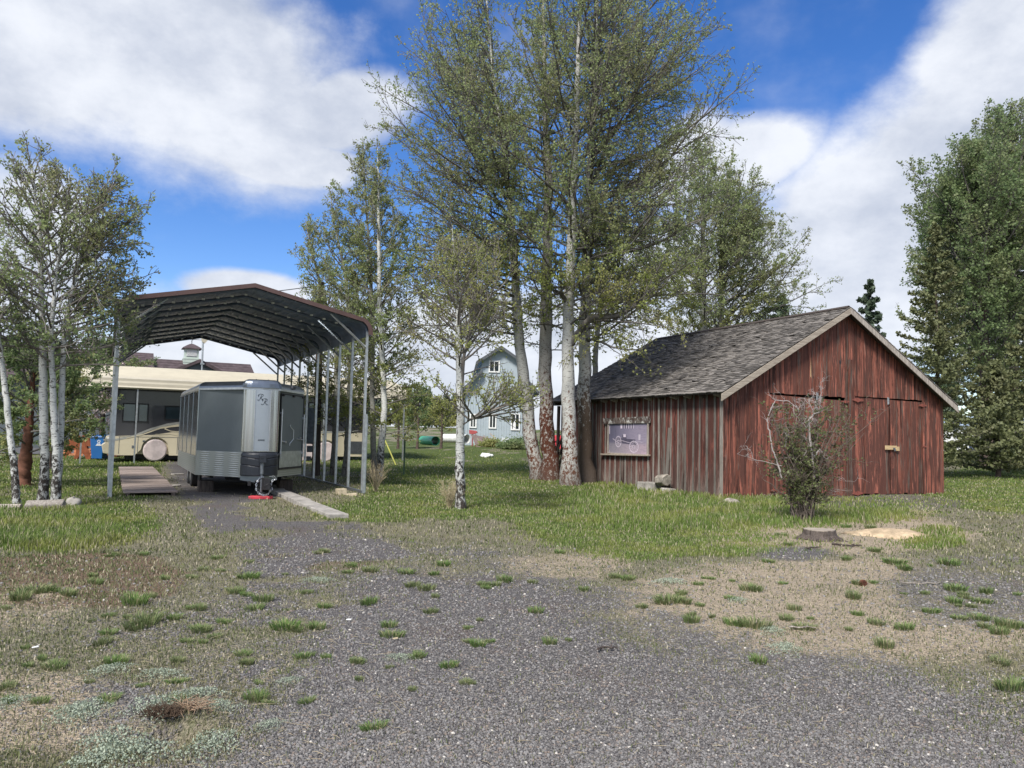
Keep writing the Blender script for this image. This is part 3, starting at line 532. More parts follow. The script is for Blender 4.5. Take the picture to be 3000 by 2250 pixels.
b.build('roof_sheathing', M['dark_wood'], barn)
def rake(sgn, mat, d0=.0):
    k = MB(); X = (lambda q: q) if sgn < 0 else (lambda q: BW-q); zf = lambda q: BHE+SL*q; y = RY0-.03
    q0 = -OV-.05; q1 = BW/2
    k.hexa([(X(q0), y, zf(q0)-.20), (X(q1), y, zf(q1)-.17), (X(q1), y, zf(q1)+.005), (X(q0), y, zf(q0)-.01)], [(X(q0), y+.03, zf(q0)-.20), (X(q1), y+.03, zf(q1)-.17), (X(q1), y+.03, zf(q1)+.005), (X(q0), y+.03, zf(q0)-.01)])
    return k.build('rake_board', mat, barn, bevel=.004)
rake(-1, M['fascia']); rake(1, M['grey_wood'])
v = .05
while v < 9.0:
    k = MB(); y = v; zf = lambda q: BHE+SL*q-.035
    k.hexa([(-OV+.03, y, zf(-OV+.03)), (-OV+.03, y, zf(-OV+.03)-.03), (-.05, y, zf(-.2)-.13), (.1, y, zf(.1)-.12), (.1, y, zf(.1))], [(-OV+.03, y+.05, zf(-OV+.03)), (-OV+.03, y+.05, zf(-OV+.03)-.03), (-.05, y+.05, zf(-.2)-.13), (.1, y+.05, zf(.1)-.12), (.1, y+.05, zf(.1))])
    k.build('rafter_tail', M['grey_wood'] if R.random() < .6 else M['dark_wood'], barn); v += .615
k = MB(); k.box((.05, VE+.25, 1.4), (.12, .12, 2.8)); k.box((-.02, VE+.5, 1.35), (.09, .1, 2.7), ry=.01); k.box((.02, VE+.4, BHE-.2), (.1, 1.0, .14))
for i in range(5): k.tube([(-.15-.02*i, VE+.35+.1*i, 0), (-.02, VE-.1+.12*i, 1.0+.16*i)], .03, 6)
k.tube([(-.3, VE+.75, 0), (-.33, VE+.7, .7), (-.22, VE+.8, 1.3), (-.3, VE+.8, 2.3)], [.035, .03, .03, .02], 7)
k.build('lean_to_post', M['dark_wood'], barn)
# print of an old wagon, fixed in the opening
pr_ = thing('photo_print', 'faded violet photograph print of a wagon mounted in the barn window frame', 'picture', (BC[0], BC[1], 0), BTH)
pm, nt = new_mat('print_faded'); oc = nt.n('ShaderNodeTexCoord').outputs['Object']; sp = nt.n('ShaderNodeSeparateXYZ'); nt.put(sp.inputs[0], oc)
fz = nt.ramp(sp.outputs[2], z0+.25*(z1-z0), z0+.42*(z1-z0)); fv = nt.ramp(sp.outputs[1], v0, v1); nn = nt.noise(nt.mapping(oc, (4, 4, 14)), 2, 5)
c_ = nt.mix(fz, nt.mix(fv, (.46, .36, .42), (.27, .25, .29)), nt.mix(fv, (.36, .31, .40), (.14, .135, .20))); c_ = nt.mix(nt.math('MULTIPLY', nt.ramp(nn, .4, .7), .3), c_, (.13, .12, .18)); finish(nt, c_, .35, spec=.5)
k = MB(); xp = -.041; k.hexa([(xp, v0-.005, z0), (xp, v1+.01, z0), (xp, v1, z1), (xp, v0, z1)], [(xp+.012, v0-.005, z0), (xp+.012, v1+.01, z0), (xp+.012, v1, z1), (xp+.012, v0, z1)]); k.build('print_sheet', pm, pr_)
M['print_light'] = plain('print_light_ink', (.62, .55, .64), .4, 0, .15); M['print_dark'] = plain('print_dark_ink', (.09, .08, .12), .4, 0, .2)
lt, dk = MB(), MB(); WW, HH = v1-v0, z1-z0
def pv(u, w_, d=.003): return (xp-d, v1-u*WW, z0+w_*HH)     # u from the left edge as seen, w_ up
def prect(mb, u0, w0, u1, w1, d=.003): mb.quad(pv(u0, w0, d), pv(u1, w0, d), pv(u1, w1, d), pv(u0, w1, d))
def pline(mb, pts, wd, d=.004):
    for (a0, b0), (a1, b1) in zip(pts[:-1], pts[1:]):
        A = Vector(pv(a0, b0, d)); B = Vector(pv(a1, b1, d)); dd = (B-A).normalized(); nn_ = Vector((1, 0, 0)).cross(dd)*wd/2; mb.quad(A-nn_, B-nn_, B+nn_, A+nn_)
for i in range(11): prect(dk if i % 2 else lt, .34+.03*i, .80, .358+.03*i, .985, .002)
prect(lt, .31, .80, .34, .99, .0025); prect(dk, .36, .42, .47, .60, .0022); prect(lt, .385, .53, .455, .62, .003); prect(lt, .78, .45, .83, .62, .003); prect(lt, .0, .62, .02, .99, .003)
dk.quad(pv(.15, .36, .0015), pv(.72, .28, .0015), pv(.7, .46, .0015), pv(.2, .5, .0015)); pline(dk, [(.32, .42), (.52, .38), (.60, .34)], .03, .0026); pline(lt, [(.2, .4), (.34, .42), (.6, .34), (.8, .40), (.88, .38)], .012)
for cu, cw, ru, rw in ((.255, .38, .075, .17), (.665, .235, .115, .175)):
    ring = [(cu+ru*math.cos(t*.3927), cw+rw*math.sin(t*.3927)) for t in range(17)]; pline(lt, ring, .026)
    for t in range(12): a = t*.5236; pline(lt, [(cu, cw), (cu+ru*math.cos(a), cw+rw*math.sin(a))], .011)
    pline(dk, [(cu-.012, cw), (cu+.012, cw)], .03, .005)
pline(lt, [(.1, .47), (.17, .42), (.2, .36)], .02); pline(dk, [(.16, .45), (.18, .66), (.17, .8)], .01); pline(lt, [(0, 0), (.02, .04), (.015, .1)], .02)
k = lt.build('wagon_highlights', M['print_light'], pr_); dk.build('wagon_shadows', M['print_dark'], pr_)
# ================================================================ steel carport over the trailer (local x right, y back)
def arch(Wd, ks, ka, kh, r=.28):
    """roof line points from left sheet edge over the ridge to the right sheet edge"""
    sl_ = (ka-ks)/(Wd/2-.25); pts = [(-.03, kh), (-.03, ks-.38)]
    c = (.30, ks-.34)
    for k in range(1, 6):
        a = math.pi-(k/6)*(math.pi/2-math.atan(sl_)); pts.append((c[0]+.33*math.cos(a), c[1]+.33*math.sin(a)))
    pts.append((Wd/2, ka)); return pts+[(Wd-x, z) for x, z in pts[-2::-1]]
def carport(name, label, loc, rz, Wd, L, kh, ks, ka, nb, mroof, munder, braces=True, rails=True, lab_posts=True, skirt_left=True, legs=(0, 1), rib=.022):
    t = thing(name, label, 'carport', loc, rz)
    prof = arch(Wd, ks, ka, kh); top = MB(); step = .0; N = 140 if L > 9 else 80
    def off(pts, d):
        out = []
        for i, p in enumerate(pts):
            a = pts[max(i-1, 0)]; b_ = pts[min(i+1, len(pts)-1)]; dx, dz = b_[0]-a[0], b_[1]-a[1]; l = math.hypot(dx, dz); out.append((p[0]-dz/l*d, p[1]+dx/l*d))
        return out
    # panels run lengthwise: resample the arch and give it small trapezoid ribs
    dense = []; acc = 0
    for (x0, z0), (x1, z1) in zip(prof[:-1], prof[1:]):
        l = math.hypot(x1-x0, z1-z0); n = max(1, int(l/.058))
        for i in range(n): dense.append((x0+(x1-x0)*i/n, z0+(z1-z0)*i/n))
    dense.append(prof[-1]); o1 = off(dense, .045); o1 = [off(dense, .045+(.022 if i % 4 == 0 else 0))[i] if False else o1[i] for i in range(len(o1))]
    nrm = off(dense, 1.0); o1 = [(p[0]+(q[0]-p[0])*(.045+(rib if i % 4 == 1 else 0)), p[1]+(q[1]-p[1])*(.045+(rib if i % 4 == 1 else 0))) for i, (p, q) in enumerate(zip(dense, nrm))]
    o2 = [(p[0]+(q[0]-p[0])*.037+0, p[1]+(q[1]-p[1])*.037+0) for p, q in zip(dense, nrm)]; o2 = [(a[0]+(b_[0]-c_[0]), a[1]+(b_[1]-c_[1])) for a, b_, c_ in zip(o2, o1, [(p[0]+(q[0]-p[0])*.045, p[1]+(q[1]-p[1])*.045) for p, q in zip(dense, nrm)])]
    for i in range(len(dense)-1):
        top.quad((*o1[i], 0)[:1]+(-.12, o1[i][1]), (o1[i+1][0], -.12, o1[i+1][1]), (o1[i+1][0], L+.12, o1[i+1][1]), (o1[i][0], L+.12, o1[i][1]), 0, .5)
        top.quad((o2[i][0], -.118, o2[i][1]), (o2[i][0], L+.118, o2[i][1]), (o2[i+1][0], L+.118, o2[i+1][1]), (o2[i+1][0], -.118, o2[i+1][1]), 1, .5)
    rf = top.build('roof', [mroof, munder], t)
    for y0 in (-.16, L+.115):
        tr = MB()
        a = off(prof, .075); c = off(prof, -.03)
        tr.loft([[(p[0], y0, p[1]), (p[0], y0+.045, p[1]), (q[0], y0+.045, q[1]), (q[0], y0, q[1])] for p, q in zip(a, c)], closed=True)
        tr.build('edge_trim', mroof, rf)
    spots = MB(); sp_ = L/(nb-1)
    for k in range(nb):
        y = k*sp_; bw = MB(); inner = off(prof, -.03)[1:-1]
        bw.tube([(p[0], y, p[1]) for p in inner], .034, 4, cap=True); bw.build('bow', M['bow'], t)
        for sx in legs:
            X = .0 if sx == 0 else Wd
            lg = MB(); lg.box((X, y, (ks-.3)/2), (.06, .06, ks-.3)); lg.build('post', M['galv'], t)
        if braces:
            for sx in (0, 1):
                f = (lambda q: q) if sx == 0 else (lambda q: Wd-q)
                br = MB(); br.tube([(f(.03), y+.0, kh-.32), (f(.98), y+.0, ks+(ka-ks)*(.73)/(Wd/2-.25)-.07)], .03, 4); br.build('brace', M['galv'], t)
        if k < nb:
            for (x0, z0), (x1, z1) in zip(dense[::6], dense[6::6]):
                if .4 < x0 < Wd-.4: spots.box((x0, y-.065, z0+.005), (.07, .05, .04))  # small blocks standing in for light leaking between bow and sheet
    spots.build('leak_light_dots', M['clip'], rf, kind='stuff')
    if rails:
        for X in (0, Wd):
            if X == 0 and not skirt_left: continue
            k = MB(); k.box((X, L/2, .03), (.07, L+.1, .07)); k.build('base_rail', M['galv_dark'], t)
    return t
M['roof_brown'] = plain('brown_roof_metal', (.105, .062, .055), .45, .2, .1, 4, 0)
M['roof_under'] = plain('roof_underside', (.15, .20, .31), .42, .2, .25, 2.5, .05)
M['bow'] = plain('bow_steel', (.11, .14, .19), .5, .3)
M['clip'] = plain('leak_light_white', (.85, .87, .85), .7, 0)  # near-white: the brightness of the leaking light is put into this colour
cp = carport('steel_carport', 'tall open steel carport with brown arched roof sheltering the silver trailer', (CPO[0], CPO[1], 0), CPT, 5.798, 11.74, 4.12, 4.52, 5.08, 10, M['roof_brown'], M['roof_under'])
k = MB(); k.box((.02, -.065, 1.55), (.06, .06, 3.1)); k.build('post', M['galv'], cp)
k = MB(); k.box((5.798+.02, -.07, 1.02), (.06, .06, 2.05)); k.box((5.86, -.02, 1.0), (.05, .05, 2.0)); k.build('post', M['galv'], cp)
# ---------------------------------------------------------------- enclosed trailer
M['chrome_dark'] = plain('mirror_black_side', (.26, .29, .33), .14, .9, .15, 3, .02)
M['charcoal'] = plain('charcoal_skin', (.15, .175, .185), .48, .3, .05, 2, 0)
M['alu'] = plain('brushed_aluminium', (.55, .57, .59), .3, .9, .1, 7, .02)
M['alu_cap'] = plain('roof_cap_metal', (.22, .25, .29), .28, .85, .1, 4, .02)
M['silver_panel'] = plain('silver_panel', (.42, .46, .50), .3, .6, .04, 2, 0)
sm_, nt = new_mat('stainless_column'); oc = nt.n('ShaderNodeTexCoord').outputs['Object']; n_ = nt.noise(nt.mapping(oc, (22, 22, .5)), 1.3, 3); finish(nt, nt.mix(n_, (.30, .31, .31), (.72, .73, .72)), .2, 1, n_, .12, .01); M['stainless'] = sm_
dm, nt = new_mat('diamond_plate'); oc = nt.n('ShaderNodeTexCoord').outputs['Object']; w1 = nt.math('SINE', nt.math('MULTIPLY', nt.n('ShaderNodeSeparateXYZ').outputs[0], 1))
sp = [q for q in dm.node_tree.nodes if q.bl_idname == 'ShaderNodeSeparateXYZ'][0]; nt.put(sp.inputs[0], oc); hx = nt.math('ADD', sp.outputs[0], nt.math('MULTIPLY', sp.outputs[1], .6))
da = nt.math('MULTIPLY', nt.math('SINE', nt.math('MULTIPLY', nt.math('ADD', hx, sp.outputs[2]), 62)), nt.math('SINE', nt.math('MULTIPLY', nt.math('SUBTRACT', hx, sp.outputs[2]), 62)))
df = nt.ramp(da, .0, .6); finish(nt, nt.mix(df, (.36, .38, .37), (.54, .56, .54)), .36, .8, df, .8, .006); M['diamond'] = dm
hw, vd, nh, zb, zt, TL = 1.28, 1.302, .375, .44, 2.534, 5.6
tr = thing('enclosed_trailer', 'charcoal V nosed enclosed trailer with silver front column under the brown carport', 'trailer', (TRO[0], TRO[1], 0), TRT)
def zstrip(mb, pts, z0, z1, mi=0, out=0):
    for (x0, y0), (x1, y1) in zip(pts[:-1], pts[1:]): mb.quad((x0, y0, z0), (x1, y1, z0), (x1, y1, z1), (x0, y1 if False else y0, z1), mi, .5)
def solid(mb, plan, z0, z1, mi=0): mb.hexa([(x, y, z0) for x, y in plan], [(x, y, z1) for x, y in plan], mi, .5)
body = [(-nh, .06), (nh, .06), (hw, vd), (hw, vd+TL), (-hw, vd+TL), (-hw, vd)]
m_ = MB(); solid(m_, body, zb+.03, zt); m_.build('body', M['charcoal'], tr)
m_ = MB(); m_.box((-hw-.004, vd+TL/2, (zb+.45+zt)/2), (.012, TL, zt-zb-.45)); 
for q in range(5): m_.box((-hw-.013, vd+.02+q*TL/4.05, (zb+.45+zt)/2), (.012, .035, zt-zb-.45))
m_.build('side_panel', M['chrome_dark'], tr)
ux, uy = (hw-nh), vd-.06; ul = math.hypot(ux, uy)
def vface(mb, sgn, f0, f1, z0, z1, d=.01, th=.012, mi=0):
    """slab on a V face: f runs 0 at the nose to 1 at the corner"""
    nx, ny = (uy/ul*sgn, -ux/ul)
    P = lambda f, dd: (sgn*(nh+ux*f)+nx*dd, .06+uy*f+ny*dd)
    a, b_, c, e = P(f0, d), P(f1, d), P(f1, d-th), P(f0, d-th); mb.hexa([(a[0], a[1], z0), (b_[0], b_[1], z0), (c[0], c[1], z0), (e[0], e[1], z0)], [(a[0], a[1], z1), (b_[0], b_[1], z1), (c[0], c[1], z1), (e[0], e[1], z1)], mi, .5)
m_ = MB(); vface(m_, -1, .0, 1.0, zb, zb+.60, .012, .014); m_.hexa([(-hw-.012, vd, zb), (-hw-.012, vd+TL, zb), (-hw, vd+TL, zb), (-hw, vd, zb)], [(-hw-.012, vd, zb+.46), (-hw-.012, vd+TL, zb+.46), (-hw, vd+TL, zb+.46), (-hw, vd, zb+.46)], 0, .5); vface(m_, 1, .04, 1.0, zb, zb+.2, .012, .014); m_.build('diamond_plate', M['diamond'], tr)
# cornice strip and domed roof cap
ring0 = [(-nh-.06, -.02), (0, -.10), (nh+.06, -.02), (hw+.012, vd), (hw+.012, vd+TL), (-hw-.012, vd+TL), (-hw-.012, vd)]
m_ = MB(); m_.loft([[(x*1.006, y-.004, z) for x, y in ring0] for z in (zt-.0, zt+.05)]); m_.build('cornice_strip', M['alu'], tr)
m_ = MB(); rings = []
for k in range(7):
    a = k/6*math.pi/2; ins = .20*(1-math.cos(a)); zz = zt+.05+.17*math.sin(a); cx_, cy_ = 0, vd+TL/2
    rings.append([((abs(x)-ins)*(1 if x > 0 else -1) if abs(x) > .2 else x, y+(ins if y < 3 else -ins), zz) for x, y in ring0])
m_.loft(rings); m_.build('roof_cap', M['alu_cap'], tr, smooth=False)
m_ = MB()
for k in range(6): a = k/5*math.pi/2; 
rings = [[((nh+.09-.16*(1-math.cos(b_)))*math.cos(t), -.02-(.17-.12*(1-math.cos(b_)))*math.sin(t)+.0, zt+.05+.20*math.sin(b_)) for t in [q*math.pi/10 for q in range(11)]]+[(-(nh+.09)*.8, .5, zt+.05+.17*math.sin(b_)), ((nh+.09)*.8, .5, zt+.05+.17*math.sin(b_))] for b_ in [q/6*math.pi/2 for q in range(7)]]
m_.loft(rings); m_.build('nose_cap', M['alu_cap'], tr, smooth=False)
m_ = MB(); arc = [((nh+.05)*math.cos(t), .02-.17*math.sin(t)) for t in [math.pi-q*math.pi/18 for q in range(19)]]; m_.loft([[(x, y, z) for x, y in arc]+[(nh*.9, .1, z), (-nh*.9, .1, z)] for z in (zb+.62, zt+.002)]); m_.build('nose_column', M['stainless'], tr, smooth=False)
pw = .165
fa = [(x, .02-.182*math.sqrt(max(0, 1-(x/(nh+.05))**2))) for x in np.linspace(-pw, pw, 9)]
m_ = MB(); m_.loft([[(x, y-.004, z) for x, y in fa]+[(x, y+.012, z) for x, y in fa[::-1]] for z in (zb+.64, zt)]); ctr = m_.build('centre_panel', M['silver_panel'], tr)
m_ = MB()
for sx in (-1, 1): m_.box((sx*(pw+.01), -.155, (zb+.64+zt)/2), (.016, .02, zt-zb-.64)); m_.tube([(sx*.17, -.165, zt+.05), (sx*.16, -.13, zt+.17), (sx*.14, .02, zt+.255), (sx*.13, .4, zt+.24)], .014, 5)
m_.build('trim_strip', M['alu'], tr)
def scr(mb, strokes, ox, oz, sc, wd):
    for st in strokes:
        for i in range(len(st)-1):
            (a0, b0), (a1, b1) = st[i], st[i+1]; A = Vector((ox+a0*sc, -.17, oz+b0*sc)); B = Vector((ox+a1*sc, -.17, oz+b1*sc)); q = (B-A).normalized(); n_ = Vector((0, 1, 0)).cross(q)*wd*(1.5 if i % 3 == 1 else .8)/2
            mb.hexa([A-n_, B-n_, B+n_, A+n_], [v+Vector((0, .006, 0)) for v in (A-n_, B-n_, B+n_, A+n_)])
Rs = [[(.42, .95), (.34, .6), (.22, .25), (.08, .02), (-.12, .0), (-.16, .1), (-.06, .14)], [(-.02, .55), (-.1, .72), (.0, .92), (.22, 1.02), (.5, 1.0), (.68, .86), (.62, .66), (.42, .55), (.3, .54)], [(.36, .54), (.46, .3), (.54, .08), (.68, .02), (.8, .12)]]
m_ = MB(); scr(m_, Rs, -.10, 2.28, .15, .011); scr(m_, Rs, -.005, 2.175, .15, .011); m_.build('script_letters', M['blackplastic'], ctr)
m_ = MB()
for i in range(5):
    x = -.062+i*.03; A = .026
    for (cx_, cz_, dx, dz) in ((0, .013, .02, .006), (0, -.013, .02, .006), (-.009, 0, .006, .03), (.009, 0, .006, .03)): m_.box((x+cx_, -.168, 1.335+cz_), (dx, .006, dz))
m_.build('maker_badge', M['blackplastic'], ctr)
# right V face: door
m_ = MB(); vface(m_, 1, .10, .95, zb+.22, zt-.07, .035, .03); dr = m_.build('door', M['charcoal'], tr, bevel=.006)
m_ = MB(); vface(m_, 1, .105, .945, zb+.225, zb+.62, .041, .008); m_.build('kick_plate', M['galv'], dr)
m_ = MB(); vface(m_, 1, .08, .97, zb+.17, zb+.215, .045, .04); vface(m_, 1, .085, .10, zb+.2, zt-.06, .045, .03); vface(m_, 1, .95, .968, zb+.2, zt-.06, .045, .03); vface(m_, 1, .085, .968, zt-.07, zt-.05, .045, .03); m_.build('door_seal', M['black'], dr)
def VP(f, d, z): nx, ny = uy/ul, -ux/ul; return (nh+ux*f+nx*d, .06+uy*f+ny*d, z)
for f, zt_ in ((.10, 2.1), (.95, 2.0)):
    m_ = MB(); m_.tube([VP(f, .07, zb+.45), VP(f, .07, zt_)], .014, 8)
    for z in (zt_-.1, 1.0): m_.tube([VP(f-.03, .05, z), VP(f+.03, .05, z)], .03, 4)
    m_.build('lock_rod', M['alu'], dr)
m_ = MB(); m_.tube([VP(.46, .04, 1.72), VP(.46, .04, 1.68), VP(.52, .09, 1.58), VP(.52, .09, 1.36), VP(.46, .04, 1.25), VP(.46, .04, 1.2)], .011, 7); m_.build('grab_handle', M['alu'], dr)
m_ = MB(); m_.tube([VP(.12, .05, 1.32), VP(.3, .06, 1.28)], .016, 6); m_.box(VP(.24, .07, 1.29), (.07, .05, .05), TRT*0+.8); m_.tube([VP(.72, .05, 1.36), VP(.95, .06, 1.34)], .014, 6); m_.box(VP(.82, .07, 1.38), (.05, .04, .06), .8); m_.build('latch', M['alu'], dr)
m_ = MB()
for f in (.14, .52, .9): m_.box(VP(f, .055, zt-.09), (.07, .05, .05), .8)
m_.build('door_bumper', M['black'], dr)
m_ = MB(); m_.box(VP(.5, .05, zt+.12), (.16, .07, .07), .95); m_.build('porch_light', M['blackplastic'], tr, bevel=.01)
m_ = MB(); m_.blobby((-.15, 3.2, zt+.24), (.28, .28, .07), rough=0); m_.blobby((-.75, 3.8, zt+.22), (.2, .2, .05), rough=0); m_.build('roof_vent', M['galv_dark'], tr, smooth=True)
# propane cover, jack, coupler
m_ = MB(); prof = [((nh+.06)*math.cos(t)*(.88+.12*abs(math.cos(t))), -.02-.33*math.sin(t)) for t in [math.pi-q*math.pi/16 for q in range(17)]]
zz = [zb+.05, zb+.07, zb+.24, zb+.255, zb+.27, zb+.42, zb+.435, zb+.45, zb+.56, zb+.60]; kk = [.97, 1, 1, .95, 1, 1, .95, 1, .98, .9]
m_.loft([[(x*k_, y*k_-.03*(1 if z < zb+.43 else 0)*0, z+(.06*abs(x)/.4 if .2 < z-zb < .5 else 0)) for x, y in prof] for z, k_ in zip(zz, kk)]); m_.build('propane_cover', M['blackplastic'], tr, bevel=.008)
m_ = MB(); vface(m_, -1, -.0, .02, zb-.06, zb+.12, .02, .02); 
m_.hexa([(-nh-.05, -.05, zb-.05), (0, -.32, zb-.12), (nh+.05, -.05, zb-.05), (0, .1, zb-.05)], [(-nh-.05, -.05, zb+.1), (0, -.32, zb+.09), (nh+.05, -.05, zb+.1), (0, .1, zb+.1)]); m_.build('nose_skirt', M['alu_cap'], tr)
fr_ = MB(); fr_.tube([(-.6, 1.0, zb-.06), (0, -.42, zb-.08)], .05, 4); fr_.tube([(.6, 1.0, zb-.06), (0, -.42, zb-.08)], .05, 4); fr_.box((-.9, vd+TL/2, zb-.03), (.08, TL, .1)); fr_.box((.9, vd+TL/2, zb-.03), (.08, TL, .1)); fr_.build('frame', M['black'], tr)
jk = MB(); jk.cyl((0, -.42, .0), (0, -.42, .86), .028, 12); jk.cyl((0, -.42, .55), (0, -.42, .88), .042, 12); jk.cyl((0, -.42, 0.065), (0, -.42, .08), .07, 12); jo = jk.build('jack', M['galv_dark'], tr, smooth=False)
jk = MB(); jk.box((0, -.44, .90), (.14, .16, .17)); jk.cyl((-.03, -.53, .93), (-.03, -.52, .93), .013, 8); jk.build('jack_motor', M['blackplastic'], jo, bevel=.02)
jk = MB(); jk.box((.07, -.62, .33), (.13, .32, .26)); jk.box((.07, -.80, .26), (.11, .16, .10)); jk.tube([(0, -.86, .24), (0, -.88, .31), (.07, -.89, .35), (.14, -.88, .31), (.16, -.86, .22)], .01, 6); jk.build('coupler', M['black'], tr, bevel=.01)
ch = MB()
def link_chain(pts, lr=.026):
    pts = [Vector(p) for p in pts]; seg = []
    for a, b_ in zip(pts[:-1], pts[1:]):
        n = max(1, int((b_-a).length/.042)); seg += [a+(b_-a)*i/n for i in range(n)]
    seg.append(pts[-1])
    for i in range(len(seg)-1):
        a, b_ = seg[i], seg[i+1]; d = (b_-a).normalized(); sd_ = d.cross(Vector((0, 1, 0))).normalized() if i % 2 else d.cross(Vector((1, 0, .3))).normalized()
        c = (a+b_)/2; lp = [c+d*(lr*1.25*math.cos(q*math.pi/4))+sd_*(lr*.62*math.sin(q*math.pi/4)) for q in range(9)]; ch.tube(lp, .0065, 5, cap=False)
link_chain([(.0, -.66, .5), (-.1, -.72, .47), (-.17, -.76, .34), (-.17, -.78, .2), (-.1, -.8, .12), (0, -.82, .08), (.1, -.8, .11), (.15, -.78, .2)])
link_chain([(.14, -.6, .5), (.26, -.6, .5), (.3, -.6, .44), (.22, -.62, .42), (.17, -.65, .3), (.2, -.7, .2)])
ch.build('safety_chain', M['alu'], tr)
ch = MB(); ch.tube([(-.02, -.6, .46), (-.12, -.7, .42), (-.14, -.74, .28), (-.08, -.78, .15), (.02, -.8, .13)], .011, 6); ch.box((-.27, -.4, .33), (.06, .08, .1)); ch.build('brake_cable', M['black'], tr)
for sx in (-1, 1):
    for yy in (3.6, 4.5):
        wl = thing('wheel', None, None); del_ = [wl.pop(k_, None) for k_ in ('label', 'category')]; wl.parent = tr; wl.location = (sx*1.08, yy, .34)
        q = MB(); q.tube([(-.11, 0, 0), (-.09, 0, 0), (.09, 0, 0), (.11, 0, 0)], [.30, .34, .34, .30], 24); q.build('tyre', M['black'], wl)
        q = MB(); q.tube([(-.115, 0, 0), (.115, 0, 0)], .19, 18); q.build('rim', M['alu'], wl)
for xx in (-1.0, .95):
    q = MB(); q.box((xx, vd+.35, .14), (.34, .4, .28)); q.build('support_block', M['dark_wood'], tr, bevel=.01)
q = MB(); q.box((-1.05, vd+1.3, .22), (.05, .5, .42)); q.build('mud_flap', M['black'], tr)
pd = thing('jack_pad', 'red plastic leveling block under the trailer jack foot', 'leveling block', (*ground(766, 1459).xy, 0), TRT-.4); pd.location.z = H(pd.location.x, pd.location.y)
q = MB(); q.hexa([(-.25, -.14, .0), (.22, -.14, 0), (.27, -.06, 0), (.22, .14, 0), (-.2, .14, 0)], [(-.27, -.14, .06), (.22, -.14, .06), (.27, -.06, .06), (.22, .14, .06), (-.27, .14, .06)])
M['red_plastic'] = plain('red_plastic', (.62, .055, .075), .5, 0, .15, 8); q.build('block', M['red_plastic'], pd, bevel=.008)
M['cream_rope'] = plain('cream_rope', (.5, .43, .25), .8); q = MB(); q.tube([(.25, .02, .03), (.36, .0, .035), (.45, -.05, .015), (.36, -.05, .02), (.26, -.03, .03)], .007, 5); q.build('rope_loop', M['cream_rope'], pd)
# ---------------------------------------------------------------- deck, slab path, blocks
dk_ = thing('plank_deck', 'long weathered grey plank walkway lying in the grass left of the trailer', 'walkway', (DK[0], DK[1], 0), TRT)
q = MB(); y = 0
while y < 12.0:
    wd = R.uniform(.135, .15); q.box((.55+R.uniform(-.012, .012), y+wd/2, .105+R.uniform(-.004, .004)), (1.13, wd-.012, .03), R.uniform(-.01, .01)); y += wd
q.build('planks', M['deck'], dk_)
q = MB(); q.box((.08, 6, .045), (.08, 12, .085)); q.box((1.02, 6, .045), (.08, 12, .085)); q.build('joists', M['dark_wood'], dk_)
pt = thing('concrete_path', 'narrow concrete slab strip running from the trailer to the gravel', 'path slab', (*PTH, 0), TRT)
for i, (a0, a1) in enumerate(((0, 3.1), (3.12, 6.2), (6.22, 9.3))):
    q = MB(); q.box((.06+.05*i, (a0+a1)/2, .025), (.36, a1-a0, .11), R.uniform(-.012, .012)); q.build('slab', M['concrete'], pt, bevel=.01)
def block(px, py, dims, rz, label, mat='concrete', name='cinder_block', cat='block', group=None):
    p = G(px, py); t = MB(); a, b_, c = dims
    t.box((0, 0, c/2), (a, b_, c)); o = t.build(name, M[mat], bevel=.012); o.location = (p.x, p.y, p.z-.01); o.rotation_euler = (R.uniform(-.08, .08), R.uniform(-.08, .08), rz); return tag(o, label, cat, group)
M['tan_block'] = plain('tan_concrete', (.42, .36, .25), .9, 0, .25, 9, .4)
block(1000, 1447, (.22, .28, .17), .5, 'tan concrete block standing under the carport base rail', 'tan_block')
block(1030, 1452, (.26, .18, .07), .2, 'flat pale broken block beside the right front carport post', 'tan_block')
for n_, (px, py) in enumerate(((520, 1390), (500, 1408), (508, 1425))): block(px, py, (.35, .22, .05), .9+.2*n_, ('flat grey paver nearest the far end of the plank walkway', 'middle flat grey paver beside the plank walkway', 'flat grey paver nearest the trailer wheel beside the walkway')[n_], name='paver', cat='paver', group='pavers beside the walkway')
# utility pole with meter box, wire
up = thing('utility_pole', 'dark wooden utility pole with grey meter box behind the carport', 'utility pole', (*ground(925, 1393).xy, 0)); px_ = up.location.copy()
tp = at(941, 826, px_.y); q = MB(); q.tube([(0, 0, -.1), ((tp.x-px_.x)*.5, 0, tp.z/2), (tp.x-px_.x, 0, tp.z)], [.15, .13, .105], 12); q.build('pole', M['dark_wood'], up)
q = MB(); q.box((-.2, -.2, 1.75), (.36, .2, 1.25)); q.box((-.18, -.2, .95), (.2, .14, .22)); q.box((-.22, -.2, .62), (.14, .12, .16)); q.build('meter_box', M['galv_dark'], up, bevel=.01)
wr = MB(); A = Vector((tp.x, px_.y, tp.z-.12)); B = at(120, 842, 22); pts = [A+(B-A)*(i/24)-Vector((0, 0, .35*math.sin(math.pi*i/24))) for i in range(25)]; wr.tube(pts, .014, 5)
B2 = at(1500, 838, 60); wr.tube([A+(B2-A)*(i/10)-Vector((0, 0, .4*math.sin(math.pi*i/10))) for i in range(11)], .012, 5); wo_ = wr.build('overhead_wire', M['black']); tag(wo_, 'thin black overhead wire running from the utility pole', 'wire')
